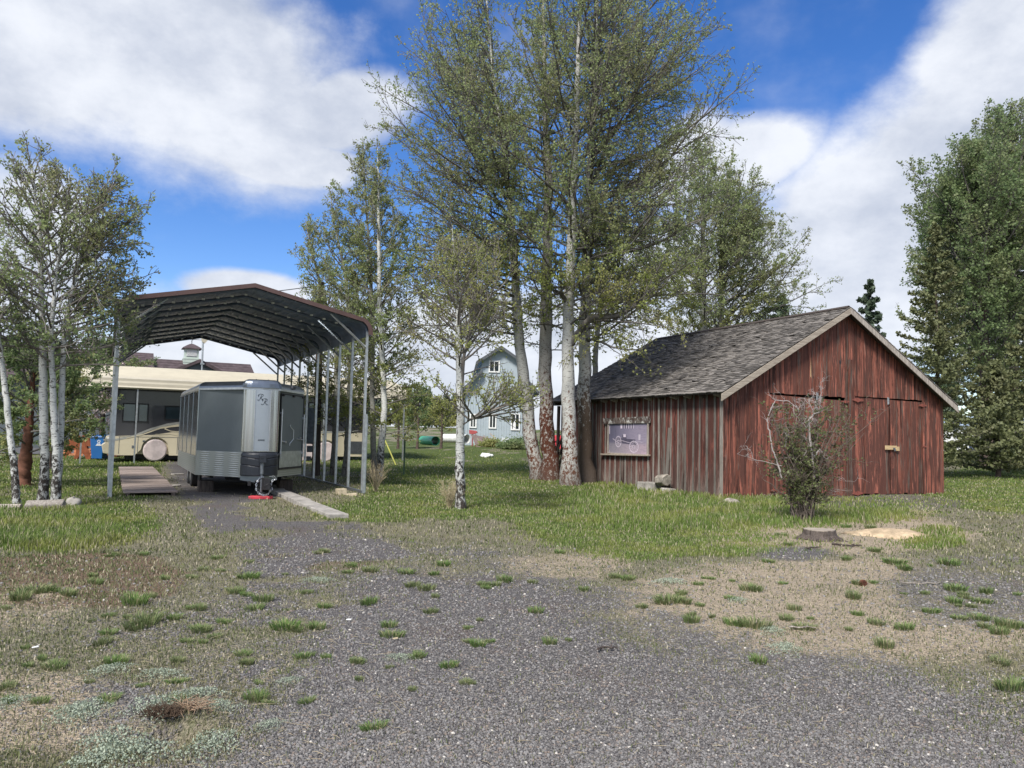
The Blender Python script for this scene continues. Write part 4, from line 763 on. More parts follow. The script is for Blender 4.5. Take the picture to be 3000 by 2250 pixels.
# ================================================================ trees
M['bark_old'] = bark('cottonwood_bark', (.50, .50, .47), (.05, .035, .03), (.15, .048, .02), 1.9, .42, .9, .9)
M['bark_furrow'] = bark('furrowed_bark', (.46, .46, .43), (.05, .035, .03), (.13, .095, .07), 2.4, .9, 1.0, .9)
M['bark_brown'] = bark('rusty_bark', (.42, .40, .37), (.05, .035, .03), (.12, .042, .024), 2.6, .62, .5, .8)
M['bark_aspen'] = bark('aspen_bark', (.60, .61, .58), (.035, .03, .028), (.05, .045, .04), 1.0, .50, .3, .9)
M['bark_grey'] = bark('grey_bark', (.30, .30, .27), (.06, .05, .045), (.10, .08, .06), 1.2, .25, .5, .7)
M['bark_dark'] = plain('dark_bark', (.085, .06, .05), .9, 0, .35, 8, .9)
M['bark_red'] = plain('red_brown_bark', (.15, .065, .04), .9, 0, .35, 8, .9)
M['twig'] = plain('twig_grey', (.17, .155, .14), .9, 0, .3, 4, .2)
M['twig_dark'] = plain('twig_dark', (.125, .115, .105), .9, 0, .3, 4, .2)
M['leaf_a'] = leafmat('leaf_grey_green', (.25, .31, .135), (.37, .44, .19), (.33, .32, .17), .55)
M['leaf_b'] = leafmat('leaf_fresh_green', (.25, .31, .08), (.36, .42, .12), (.38, .37, .14), .5)
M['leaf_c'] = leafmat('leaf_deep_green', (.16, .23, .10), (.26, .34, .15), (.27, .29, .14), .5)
M['leaf_y'] = leafmat('leaf_olive', (.28, .32, .11), (.41, .43, .15), (.37, .34, .15), .55)
M['needle'] = leafmat('needle_green', (.06, .09, .06), (.10, .135, .085), (.08, .105, .07), .1)
M['needle_l'] = leafmat('needle_olive', (.13, .15, .07), (.20, .22, .10), (.17, .17, .09), .3)
M['blossom'] = leafmat('blossom_pink', (.62, .50, .50), (.78, .70, .66), (.5, .36, .36), .3)
def leaves_mesh(name, P, size, mat, parent, flat=.0):
    """every leaf is a small folded diamond with its own tilt"""
    P = np.asarray(P); n = len(P); s = size*rng.uniform(.6, 1.25, n); a = rng.normal(size=(n, 3)); a /= np.linalg.norm(a, axis=1)[:, None]; b = rng.normal(size=(n, 3)); b -= a*(a*b).sum(1)[:, None]; b /= np.linalg.norm(b, axis=1)[:, None]
    a *= s[:, None]; b *= s[:, None]*.5; V = np.stack([P-a*.1, P+a*.35+b, P+a, P+a*.35-b], 1); i = np.arange(n)[:, None]*4
    return raw_mesh(name, V.reshape(-1, 3), i+[0, 1, 2, 3], mat, rng.uniform(0, 1, n), parent)
class Tubes:
    def __init__(s): s.V = []; s.F = []; s.n = 0
    def add(s, pts, rad, n):
        pts = np.asarray(pts, float); m = len(pts); d = np.gradient(pts, axis=0); d /= np.linalg.norm(d, axis=1)[:, None]+1e-9
        ref = np.array([0, 0, 1.]) if abs(d[0, 2]) < .8 else np.array([1., 0, 0]); x = np.cross(d, ref); x /= np.linalg.norm(x, axis=1)[:, None]+1e-9; y = np.cross(x, d)
        a = np.arange(n)*2*np.pi/n; r = np.asarray(rad)[:, None, None]; V = pts[:, None]+r*(x[:, None]*np.cos(a)[None, :, None]+y[:, None]*np.sin(a)[None, :, None])
        i = np.arange(m-1)[:, None]*n+np.arange(n)[None]; j = np.arange(m-1)[:, None]*n+(np.arange(n)[None]+1) % n
        s.V.append(V.reshape(-1, 3)); s.F.append(np.stack([i, j, j+n, i+n], 2).reshape(-1, 4)+s.n); s.n += m*n
    def build(s, name, mat, parent, smooth=True): return raw_mesh(name, np.concatenate(s.V), np.concatenate(s.F), mat, None, parent, smooth) if s.V else None
def unit(v): return v/(np.linalg.norm(v)+1e-9)
def tree(name, label, cat, base, path, z0, z1, env, nl, nleaf, lsize, wood_m, leaf_m, twig_m=None, elev=(25, 55), azr=None, group=None, seed=1, sub=1.0, bare=0, leaf2=None, flare=1.25, droop=0., sides=12, extra=None, thin=1.0):
    """path: [(x,y,z,r)] relative to base; env(f)-> crown radius at height fraction f of z0..z1; azr limits azimuths (centre, half-width)"""
    rr = np.random.default_rng(seed); root = thing(name, label, cat, tuple(base), 0, group); pth = np.array(path, float)
    zz = np.linspace(0, pth[-1, 2], 44); tp_ = np.stack([np.interp(zz, pth[:, 2], pth[:, 0]), np.interp(zz, pth[:, 2], pth[:, 1]), zz], 1); rad = np.interp(zz, pth[:, 2], pth[:, 3])
    k = np.array([.25, .5, .25]); 
    for _ in range(3):
        for c in (0, 1): tp_[1:-1, c] = np.convolve(tp_[:, c], k, 'valid')
    tp_[1:-1, :2] += rr.normal(0, 1, (42, 2))*rad[1:-1, None]*.10; rad = rad*(1+rr.normal(0, .025, 44)); rad[0] *= flare; rad[1] *= 1+(flare-1)*.4; tp_[0, 2] = -.1
    tk = Tubes(); tk.add(tp_, rad, sides); trunk = tk.build('trunk', wood_m, root); PT = lambda h: np.array([np.interp(h, zz, tp_[:, i]) for i in range(3)]); RT = lambda h: float(np.interp(h, zz, rad))
    br = Tubes(); tw = Tubes(); LP = []
    def grow(p0, d, L, r0, level, upb):
        m = 7 if level == 0 else (5 if level == 1 else 3); pts = [p0]; dd = unit(d)
        for i in range(m-1): dd = unit(dd+np.array([0, 0, upb*(1 if i > 0 else .3)])+rr.normal(0, .10 if level == 0 else .16, 3)); pts.append(pts[-1]+dd*L/(m-1))
        pts = np.array(pts); t = np.linspace(0, 1, m); rads = r0*(1-t)**.8*.92+.004+r0*.05
        (br if level < 1 else tw).add(pts, rads*(1 if level == 0 else 1), 6 if level == 0 else (4 if level == 1 else 3))
        if level == 0 or level == 1:
            ns = int((2+L*(2.4 if level == 0 else 3.2)*sub)); 
            for q in range(ns):
                f = .18+.82*(q+rr.uniform(0, 1))/ns; p = np.array([np.interp(f, t, pts[:, i]) for i in range(3)]); ax = unit(pts[min(int(f*(m-1))+1, m-1)]-pts[int(min(f, .99)*(m-1))])
                side = unit(np.cross(ax, rr.normal(size=3))); ang = rr.uniform(.5, 1.05); nd = ax*math.cos(ang)+side*math.sin(ang); nd[2] += .12
                grow(p, nd, (L*(.42 if level == 0 else .45)*(1.15-f)+(.25 if level == 0 else .12))*rr.uniform(.7, 1.2), max(.35*np.interp(f, t, rads), .0045), level+1, upb*.8)
        if level >= 1: LP.append(pts)
    for i in range(nl):
        f = ((i+rr.uniform(0, 1))/nl)**.92; h = z0+(z1-z0)*f*.985
        a = i*2.39996+rr.uniform(-.4, .4) if azr is None else azr[0]+rr.uniform(-1, 1)*azr[1]
        e = math.radians(elev[0]+(elev[1]-elev[0])*f+rr.uniform(-9, 9)); reach = env(min(1, f+.12))*rr.uniform(.62, 1.08)
        L = min(max(.4, reach/max(.35, math.cos(e))), (z1-h)*1.0+.55); grow(PT(h), np.array([math.cos(a)*math.cos(e), math.sin(a)*math.cos(e), math.sin(e)]), L, min(.42*RT(h), .0075*L+.010), 0, .035+droop)
    for q in range(7):
        a = rr.uniform(0, 6.28); h = pth[-1, 2]*rr.uniform(.86, 1.0); grow(PT(h), np.array([.5*math.cos(a), .5*math.sin(a), 1]), max(.4, .03*pth[-1, 2])*rr.uniform(.5, 1), .010, 1, .05)
    if extra:
        for pts, r0 in extra:
            pts = np.array(pts, float); t = np.linspace(0, 1, len(pts)); tt = np.linspace(0, 1, 12); q = np.stack([np.interp(tt, t, pts[:, i]) for i in range(3)], 1)
            for _ in range(2): q[1:-1] = .25*q[:-2]+.5*q[1:-1]+.25*q[2:]
            br.add(q, r0*(1-tt*.75), 9)
            for f in np.linspace(.35, 1, 14):
                p = q[int(f*11)]; dd = rr.normal(size=3); dd[2] = abs(dd[2])*.6; grow(p, unit(unit(q[-1]-q[0])*.8+dd*.6), rr.uniform(.8, 1.6), .02, 0, .05)
    br.build('branches', twig_m or wood_m, root); tw.build('twigs', twig_m or M['twig'], root, False)
    segs = LP; wts = np.array([np.linalg.norm(s[-1]-s[0]) for s in segs])*(.25+rr.exponential(1, len(segs))); pick = rr.choice(len(segs), size=nleaf, p=wts/wts.sum()); f = rr.uniform(.2, 1.05, nleaf)
    P = np.empty((nleaf, 3))
    S = np.array([[s[0], s[len(s)//2], s[-1]] for s in segs])[pick]; f2 = np.clip(f*2, 0, 1)[:, None]; f3 = np.clip(f*2-1, 0, 1.1)[:, None]; P = S[:, 0]+(S[:, 1]-S[:, 0])*f2+(S[:, 2]-S[:, 1])*f3+rr.normal(0, .045, (nleaf, 3))*(lsize/.07)
    if leaf2:
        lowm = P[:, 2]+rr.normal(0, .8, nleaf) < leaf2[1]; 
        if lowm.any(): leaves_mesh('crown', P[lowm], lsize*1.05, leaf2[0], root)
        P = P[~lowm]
    leaves_mesh('crown', P, lsize, leaf_m, root); return root
def up_(px, py, Y, base): p = at(px, py, Y); return (p.x-base[0], p.y-base[1], p.z-base[2])
def ppath(base, Y, pl):
    """trunk traced: [(px,py,r)]"""
    return [(0, 0, 0, pl[0][2]*.88)]+[(*up_(px, py, Y, base), r*.88) for px, py, r in pl[1:]]
GC = 'tall cottonwood clump beside the barn'
cone = lambda R0, k=.75, low=.55: (lambda f: R0*(low+(1-low)*min(1, f/.35))*(1 if f < .45 else max(.1, 1-((f-.45)/.55)**1.6*k)))
bA = Vector((.99, 26.6, 0)); bB = Vector((1.45, 26.3, 0)); bC = Vector((1.93, 24.03, 0)); bD = Vector((2.58, 25.3, 0))
pA = ppath(bA, 26.6, [(1575, 1405, .30), (1556, 1300, .27), (1548, 1200, .25), (1520, 1010, .21), (1508, 780, .16), (1495, 600, .12), (1470, 400, .08), (1440, 180, .05), (1425, 0, .035), (1420, -60, .02)])
tree('cottonwood_tree', 'leftmost leaning white and rust barked cottonwood of the clump by the barn', 'tree', bA, pA, 5.0, 17.2, cone(5.7, .8, .8), 88, 42000, .066, M['bark_old'], M['leaf_a'], M['twig_dark'], group=GC, seed=3, azr=(math.pi, 1.75), leaf2=(M['leaf_y'], 7.5), elev=(2, 50))
pB = ppath(bB, 26.3, [(1612, 1408, .36), (1606, 1300, .31), (1600, 1150, .27), (1598, 950, .24), (1602, 784, .2), (1607, 543, .16), (1599, 362, .12), (1593, 90, .07), (1590, -100, .02)])
tree('cottonwood_tree', 'cottonwood with the reddest lower trunk joined to the leftmost trunk at its foot', 'tree', bB, pB, 4.4, 18.4, cone(3.7), 60, 27000, .066, M['bark_brown'], M['leaf_a'], M['twig_dark'], group=GC, seed=4, leaf2=(M['leaf_b'], 8.5), elev=(5, 52))
pC = ppath(bC, 24.03, [(1672, 1425, .36), (1668, 1300, .27), (1665, 1150, .24), (1664, 965, .21), (1674, 754, .18), (1678, 543, .145), (1687, 362, .115), (1695, 120, .075), (1701, 0, .055), (1706, -120, .02)])
limbC = [([up_(1672, 1010, 24.0, bC), up_(1720, 935, 23.7, bC), up_(1740, 925, 23.4, bC), up_(1820, 935, 23.0, bC), up_(1858, 895, 22.8, bC), up_(1905, 850, 22.4, bC)], .115), ([up_(1660, 885, 24, bC), up_(1640, 855, 23.6, bC), up_(1615, 870, 23.3, bC)], .09)]
tree('cottonwood_tree', 'frontmost thick white cottonwood with orange lichen patches and rough grey foot', 'tree', bC, pC, 4.6, 17.2, cone(4.0), 66, 30000, .062, M['bark_old'], M['leaf_a'], M['twig_dark'], group=GC, seed=5, leaf2=(M['leaf_b'], 7), elev=(2, 50), extra=limbC)
pD = ppath(bD, 25.3, [(1716, 1415, .33), (1712, 1300, .28), (1712, 1150, .25), (1714, 965, .22), (1721, 724, .19), (1729, 482, .15), (1745, 241, .11), (1750, 0, .06), (1752, -110, .02)])
limbD = [([up_(1722, 760, 25.3, bD), up_(1790, 735, 24.9, bD), up_(1850, 740, 24.6, bD), up_(1960, 700, 24, bD), up_(2020, 655, 23.5, bD)], .10), ([up_(1722, 830, 25.3, bD), up_(1790, 815, 25, bD), up_(1850, 825, 24.8, bD)], .07)]
tree('cottonwood_tree', 'cottonwood with brown furrowed foot touching the left wall of the barn', 'tree', bD, pD, 4.6, 17.8, (lambda f: 5.4*(.75+.25*min(1, f/.35))*(1 if f < .72 else max(.15, 1-((f-.72)/.28)**1.5*.8))), 96, 48000, .066, M['bark_furrow'], M['leaf_a'], M['twig_dark'], group=GC, seed=6, azr=(0, 1.9), leaf2=(M['leaf_y'], 7), elev=(2, 48), extra=limbD)
bE = Vector((3.3, 30.5, 0)); pE = ppath(bE, 30.5, [(1742, 1370, .16), (1745, 1020, .12), (1765, 850, .10), (1785, 700, .07), (1800, 560, .03)])
tree('cottonwood_tree', 'slender leaning grey trunk behind the barn roof right of the clump', 'tree', bE, pE, 5, 11, cone(1.8), 14, 3000, .08, M['bark_grey'], M['leaf_a'], M['twig_dark'], group=GC, seed=61)
# two trunks behind the barn roof
bF = Vector((9.4, 37.5, 0)); pF = ppath(bF, 37.5, [(2060, 1345, .26), (2062, 960, .2), (2060, 800, .15), (2058, 600, .10), (2050, 430, .05), (2048, 380, .02)])
GB = 'poplars behind the barn roof'
tree('poplar_tree', 'left poplar of the pair rising behind the barn roof', 'tree', bF, pF, 4.5, 16, cone(4.2, .8, .7), 70, 40000, .08, M['bark_grey'], M['leaf_a'], M['twig_dark'], group=GB, seed=7, elev=(12, 60), leaf2=(M['leaf_y'], 9))
bG = Vector((11.0, 38.5, 0)); pG = ppath(bG, 38.5, [(2112, 1345, .22), (2112, 960, .17), (2112, 760, .12), (2130, 560, .07), (2150, 420, .02)])
tree('poplar_tree', 'right poplar of the pair behind the barn, its sparse crown spreading right', 'tree', bG, pG, 4.2, 15, cone(5.2, .8, .8), 64, 32000, .08, M['bark_grey'], M['leaf_a'], M['twig_dark'], group=GB, seed=8, elev=(12, 58), azr=(0, 1.9))
# small aspen in the middle of the lawn
bH = Vector((-1.04, 16.37, 0)); bH.z = H(bH.x, bH.y); pH = ppath(bH, 16.37, [(1350, 1488, .125), (1347, 1350, .11), (1350, 1250, .10), (1345, 1050, .08), (1342, 900, .05), (1330, 760, .025), (1325, 660, .01)])
limH = [([up_(1352, 1130, 16.37, bH), up_(1358, 1040, 16.3, bH), up_(1375, 980, 16.2, bH), up_(1420, 900, 16.1, bH)], .05), ([up_(1355, 1245, 16.37, bH), up_(1385, 1225, 16, bH), up_(1440, 1205, 15.6, bH)], .018)]
tree('aspen_tree', 'small lone aspen with black scarred foot standing in the lawn between carport and barn', 'tree', bH, pH, 2.85, 5.6, cone(1.55, .8, .7), 40, 8500, .046, M['bark_aspen'], M['leaf_y'], M['twig'], seed=9, elev=(22, 58), extra=limH, flare=1.2)
# aspen clump right of the carport
GA = 'aspen clump right of the carport'
for i, (pl, Y, lab, R0, nlf, azz) in enumerate([
    ([(1108, 1408, .15), (1128, 1200, .11), (1112, 900, .09), (1110, 700, .07), (1108, 500, .03), (1106, 430, .01)], 24.8, 'rightmost white aspen of the clump beside the carport posts', 1.9, 11000, None),
    ([(1098, 1402, .12), (1090, 1200, .10), (1092, 950, .085), (1085, 780, .06), (1070, 560, .03), (1062, 400, .01)], 25.6, 'tallest aspen of the clump just behind the right front carport post', 2.0, 13000, None),
    ([(1012, 1400, .13), (1022, 1200, .11), (1030, 1000, .09), (1012, 800, .06), (975, 640, .03), (968, 560, .01)], 26.2, 'middle aspen of the clump seen between the carport posts', 1.9, 11000, None),
    ([(975, 1400, .13), (985, 1200, .11), (985, 1000, .085), (930, 800, .05), (905, 700, .02), (895, 640, .01)], 26.6, 'leftmost aspen of the clump leaning left over the carport roof', 2.0, 10000, None)]):
    bb = at(pl[0][0], pl[0][1], Y); bb.z = H(bb.x, bb.y)
    top = at(pl[-1][0], pl[-1][1], Y).z
    tree('aspen_tree', lab, 'tree', bb, ppath(bb, Y, pl), 1.3 if i != 1 else 2.5, top*.97, cone(R0, .85, .75), 54, int(nlf*1.25), .058, M['bark_aspen'] if i < 1 else M['bark_grey'], M['leaf_a'], M['twig'], group=GA, seed=20+i, elev=(12, 58), leaf2=(M['leaf_y'], 3.6))
# left aspens by the edge of the yard
GL = 'white aspens at the left edge of the yard'
for i, (pl, Y, lab, R0, nlf, azz, z0_) in enumerate([
    ([(50, 1490, .085), (42, 1380, .07), (22, 1200, .06), (5, 1060, .05), (-15, 900, .03), (-25, 800, .01)], 14.2, 'leftmost thin aspen leaning out of the picture at the left edge', 1.2, 3500, (math.pi, 2.2), 2.8),
    ([(125, 1480, .115), (130, 1380, .095), (128, 1150, .085), (122, 900, .065), (118, 700, .045), (95, 500, .02), (78, 425, .008)], 14.9, 'tallest left aspen, with a long black scar low on its trunk', 1.6, 10000, None, 2.6),
    ([(160, 1482, .10), (168, 1380, .09), (160, 1250, .075), (152, 1100, .06), (150, 950, .05), (165, 800, .03), (200, 560, .012), (205, 490, .006)], 14.8, 'right aspen of the left group with two stems parting above its foot', 1.6, 10000, None, 2.6),
    ([(172, 1400, .07), (180, 1250, .065), (182, 1100, .06), (190, 950, .05), (235, 750, .03), (290, 600, .012), (330, 500, .006)], 15.0, 'inner stem of the left aspens whose crown reaches right over the carport corner', 1.5, 9000, (0.2, 1.5), 3.0)]):
    bb = at(pl[0][0], pl[0][1], Y); bb.z = H(bb.x, bb.y) if i < 3 else H(bb.x, bb.y)
    top = at(pl[-1][0], pl[-1][1], Y).z
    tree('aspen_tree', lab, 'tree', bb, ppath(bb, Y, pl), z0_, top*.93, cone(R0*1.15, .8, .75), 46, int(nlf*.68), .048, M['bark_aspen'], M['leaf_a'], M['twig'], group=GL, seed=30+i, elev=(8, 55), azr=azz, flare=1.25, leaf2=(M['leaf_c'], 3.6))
# plum and flowering crab behind them
bb = G(66, 1425); t_ = tree('plum_tree', 'dark leafy plum tree with red brown trunk behind the left aspens', 'tree', bb, [(0, 0, 0, .19), (.02, 0, .6, .16), (.05, 0, 1.1, .12), (.1, 0, 3.2, .03)], .75, 3.3, lambda f: 2.3*(1.15-f*.6), 26, 24000, .062, M['bark_red'], M['leaf_c'], M['twig_dark'], seed=41, elev=(8, 60), leaf2=(M['leaf_y'], .9), sub=1.2)
bb = Vector((-18.6, 34.4, .15)); t_ = tree('crabapple_tree', 'flowering crabapple with pale pink blossom beside the left carport post', 'tree', bb, [(0, 0, 0, .13), (.0, 0, 1.3, .11), (.05, 0, 4.6, .03)], 1.4, 5.0, lambda f: 2.3*(1.1-f*.5), 32, 17000, .08, M['bark_dark'], M['leaf_c'], M['twig_dark'], seed=42, elev=(8, 65), leaf2=(M['blossom'], 3.3), sub=1.1)
bb = Vector((-16.1, 26.5, .0)); t_ = tree('crabapple_tree', 'crabapple with mixed leaf and blossom between the aspens and the post', 'tree', bb, [(0, 0, 0, .12), (.0, 0, .8, .10), (.05, 0, 3.2, .03)], .7, 3.7, lambda f: 1.9*(1.1-f*.5), 22, 12000, .062, M['bark_dark'], M['leaf_y'], M['twig_dark'], seed=43, elev=(20, 65), leaf2=(M['leaf_c'], 2.6), sub=1.1)
# young trees in the far field
GY = 'young round trees in the field behind'
for i, (px, py, Y, hh, R0, lm, lab) in enumerate([(1165, 1318, 48, 2.9, 1.4, 'leaf_y', 'left bronze leaved young tree in the field behind the aspens'), (1222, 1318, 47, 3.0, 1.25, 'leaf_c', 'middle dark green young tree left of the green pipe'), (1292, 1316, 46, 2.7, 1.0, 'leaf_y', 'right sparse young tree in front of the green pipe')]):
    p = at(px, py, Y); p.z = H(p.x, p.y); k_ = .9 if i == 2 else 1.15
    tree('young_tree', lab, 'tree', p, [(0, 0, 0, .09), (.03, 0, .9, .07), (0, 0, hh*k_, .02)], .8, hh*k_, lambda f: R0*(1.1-f*.6), 18, 4500 if i < 2 else 1500, .09, M['bark_dark'], M[lm], M['twig_dark'], group=GY, seed=50+i, elev=(30, 70), sub=.8)
# big poplars on the right
GR = 'large dense poplars at the right edge'
for i, (px, py, Y, topy, R0, n_, lab, zz0, pxt) in enumerate([(2895, 1368, 44, 410, 4.2, 56000, 'broad dense green poplar left of the tallest one at the right edge', 4.0, 2850), (2975, 1370, 46, 300, 4.3, 50000, 'tallest dense poplar cut by the right edge of the picture', 3.5, 2960), (2900, 1372, 49, 520, 3.8, 40000, 'shorter poplar filling behind the two big right hand poplars', 3.5, 2800)]):
    p = at(px, py, Y); p.z = H(p.x, p.y); tp_ = at(pxt, topy, Y)
    tree('poplar_tree', lab, 'tree', p, [(0, 0, 0, .42), (0, 0, 3, .34), ((tp_.x-p.x)*.4, 0, tp_.z*.5, .22), ((tp_.x-p.x), 0, tp_.z*.97, .03)], zz0, tp_.z*.95, (lambda R_: (lambda f: R_*(.75+.3*min(1, f/.3)) if f < .5 else R_*(1.05-((f-.5)/.5)**2.2*.62)))(R0), 90, n_, .13, M['bark_dark'], M['leaf_c'], M['twig_dark'], group=GR, seed=70+i, elev=(35, 68), sub=.9)
def conifer(name, label, base, h, R0, z0, mat, nl, nn, seed, nsize=.16, droop=-.1, rt=.14, rag=.3, group=None, bare=.12, gap=0, thin=1):
    rr = np.random.default_rng(seed); root = thing(name, label, 'tree', tuple(base), 0, group); tk = Tubes(); zz = np.linspace(-.1, h, 12); tk.add(np.stack([rr.normal(0, .03, 12), rr.normal(0, .03, 12), zz], 1), rt*(1-np.linspace(0, .95, 12)), 8); tk.build('trunk', M['bark_dark'], root)
    br = Tubes(); P = []
    for i in range(nl):
        f = (i+rr.uniform(0, 1))/nl; z = z0+(h-z0)*f; a = i*2.39996+rr.normal(0, .3); L = R0*(1-f)**.8*rr.uniform(1-rag, 1.1)+.12; m = 5; t = np.linspace(0, 1, m)
        q = np.stack([np.cos(a)*L*t, np.sin(a)*L*t, z+L*(droop*t+.28*t*t)], 1); br.add(q, .03*(1-t*.8)*max(.4, L/2), 4)
        k = int(nn/nl*(.3+L/R0)); u = rr.uniform(bare, 1, k); side = rr.normal(0, .17*L, k)*(1.1-u); P.append(np.stack([np.cos(a)*L*u-np.sin(a)*side, np.sin(a)*L*u+np.cos(a)*side, z+L*(droop*u+.28*u*u)+rr.normal(0, .05, k)], 1))
    br.build('branches', M['twig_dark'], root); P = np.concatenate(P); leaves_mesh('crown', P, nsize, mat, root); return root
p = at(2552, 1335, 70); p.z = H(p.x, p.y); conifer('pine_tree', 'dark pine tree standing behind the right roof slope of the barn', p, at(2552, 822, 70).z-p.z, 3.4, 3, M['needle'], 46, 7500, 81, .36, -.05, .2, .55)
p = at(2290, 1335, 62); p.z = H(p.x, p.y); conifer('pine_tree', 'small pine tree peeping over the barn roof ridge', p, at(2285, 872, 62).z-p.z, 3.4, 4, M['needle'], 44, 6000, 82, .38, -.05, .2, .45)
p = at(2752, 1375, 33); p.z = H(p.x, p.y); conifer('larch_tree', 'thin olive larch with level branches beside the right wall of the barn', p, at(2752, 660, 33).z-p.z, 2.7, .5, M['needle_l'], 110, 22000, 83, .12, -.02, .14, .35, bare=.1)
p = at(2925, 1385, 34); p.z = H(p.x, p.y); conifer('larch_tree', 'low spreading olive larch under the big right hand poplars', p, 5.2, 3.0, .3, M['needle_l'], 70, 15000, 84, .13, -.02, .12, .4, bare=.1)
p = at(3030, 1400, 36); p.z = H(p.x, p.y); conifer('larch_tree', 'olive larch half outside the right edge of the picture', p, 8, 3.0, .6, M['needle_l'], 70, 14000, 85, .14, -.02, .12, .4, bare=.1)
# far woods along the horizon
def woods(name, label, spans, mat, dens, seed):
    rr = np.random.default_rng(seed); P = []; tb = Tubes()
    for (x0, x1, Y, hlo, hhi, n) in spans:
        for i in range(n):
            x = rr.uniform(x0, x1); y = Y+rr.uniform(-12, 12); h = rr.uniform(hlo, hhi); R0 = h*rr.uniform(.16, .26); z = H(x, y); k = int(dens*h); u = rr.uniform(0, 1, k)**.8; a = rr.uniform(0, 6.28, k); r = R0*(1-u*.85)*np.sqrt(rr.uniform(.1, 1, k))*(1+.25*np.sin(u*25+i)); P.append(np.stack([x+np.cos(a)*r, y+np.sin(a)*r, z+h*(.12+.88*u)], 1)); tb.add([(x, y, z), (x, y, z+h*.8)], [.2, .08], 4)
    P = np.concatenate(P); o = leaves_mesh(name, P, 1.1, mat, None); o['kind'] = 'stuff'; return tag(o, label, 'forest')
woods('forest', 'dark pine woods along the far edge of the field', [(-75, -20, 230, 7, 12, 50), (-40, 0, 250, 7, 11, 36), (60, 140, 150, 8, 14, 50)], M['needle'], 22, 91)
woods('forest', 'sunlit yellow green trees at the near edge of the far woods', [(-38, -8, 215, 6, 10, 22), (-70, -30, 225, 4, 7, 16)], leafmat('leaf_far', (.20, .21, .06), (.30, .28, .09), (.16, .19, .06)), 26, 92)  # golden sunlight on the far trees is put into the leaf colour
# ================================================================ motorhome under the cream carport
RVT = TRT; rs, ra = Vector((math.cos(RVT), math.sin(RVT), 0)), Vector((-math.sin(RVT), math.cos(RVT), 0))
RO = at(318, 1345, 31.2); RVO = (RO.x, RO.y); RZ = H(RO.x, RO.y)
rvp = lambda px, py, off=0: hit(px, py, RVO, RVT, 'x', off)
M['rv_cream'] = plain('rv_cream_paint', (.58, .52, .38), .3, 0, .05, 1, 0, .5, .3); M['rv_dark'] = plain('rv_charcoal_paint', (.055, .055, .062), .22, .1, .1, 1, 0, .5, .4)
M['rv_stripe'] = plain('rv_silver_stripe', (.38, .38, .35), .3, .2, .05, 1, 0); M['cover_fabric'] = plain('pale_pink_fabric', (.58, .50, .49), .8, 0, .15, 4, .6, .2); M['rv_glass'] = plain('rv_window_glass', (.05, .075, .085), .05, .3, .2, 1, 0, .9)
rv = thing('motorhome', 'long motorhome with cream lower body and charcoal swoosh sides under the cream carport', 'motorhome', (*RVO, 0), RVT)
zb_ = RZ+.30; RL = rvp(1072, 1325)[0]; BW_ = 2.5; belt = lambda u: np.interp(u, [0, 1.6, 3.2, 5.0, 7, RL], [zb_+.78, zb_+.86, zb_+1.15, zb_+1.24, zb_+1.22, zb_+1.12]); ZT = RZ+3.55
b = MB()
us = list(np.linspace(.12, RL, 40))
fw = rvp(454, 1322); rw = rvp(954, 1322); rw2 = rvp(893, 1322); WR = .475; wc = [(fw[0], RZ+.52), (rw2[0], RZ+.52), (rw[0], RZ+.52)]
def bottom(u):
    z = zb_
    for c, cz in wc:
        if abs(u-c) < WR+.07: z = max(z, cz+math.sqrt((WR+.07)**2-(u-c)**2))
    return z
us = sorted(set([round(float(q), 3) for q in list(us)+[c+dd for c, _ in wc for dd in np.linspace(-WR-.07, WR+.07, 15)]]))
for u0, u1 in zip(us[:-1], us[1:]):
    b.hexa([(u0, 0, bottom(u0)), (u1, 0, bottom(u1)), (u1, 0, belt(u1)), (u0, 0, belt(u0))], [(u0, .1, bottom(u0)), (u1, .1, bottom(u1)), (u1, .1, belt(u1)), (u0, .1, belt(u0))], 0, .5)
b.box((.12+RL/2, BW_/2+.05, zb_+.55), (RL-.5, BW_-.12, 1.0), 0, 0, .5)
b.build('lower_body', M['rv_cream'], rv)
b = MB()
for u0, u1 in zip(us[:-1], us[1:]): b.hexa([(u0, .004, belt(u0)), (u1, .004, belt(u1)), (u1, .004, ZT), (u0, .004, ZT)], [(u0, .1, belt(u0)), (u1, .1, belt(u1)), (u1, .1, ZT), (u0, .1, ZT)], 0, .5)
prof = [(.14, zb_+.8), (-.05, zb_+1.0), (-.02, zb_+1.5), (.12, ZT-.6), (.35, ZT), (RL, ZT), (RL, zb_+.8)]
b.hexa([(x, .1, z) for x, z in prof], [(x, BW_, z) for x, z in prof], 0, .5); b.build('upper_body', M['rv_dark'], rv)
b = MB(); fp = [(.14, zb_), (-.22, zb_+.08), (-.27, zb_+.34), (-.30, zb_+.42), (-.18, zb_+.5), (-.14, zb_+.78), (.14, zb_+.82)]; b.hexa([(x, .02, z) for x, z in fp], [(x, BW_, z) for x, z in fp], 0, .5); fc = b.build('front_cap', M['rv_cream'], rv, bevel=.03)
b = MB(); b.hexa([(-.10, .0, zb_+.56), (.16, .0, zb_+.56), (.2, .0, zb_+.72), (-.08, .0, zb_+.74)], [(-.17, .35, zb_+.56), (.16, .35, zb_+.56), (.2, .35, zb_+.72), (-.15, .35, zb_+.74)]); b.build('headlight', M['white'], fc, bevel=.02)
def sheet(mb, pts, y=-.006, th=.006): mb.hexa([(u, y, z) for u, z in pts], [(u, y+th, z) for u, z in pts], 0, .5)
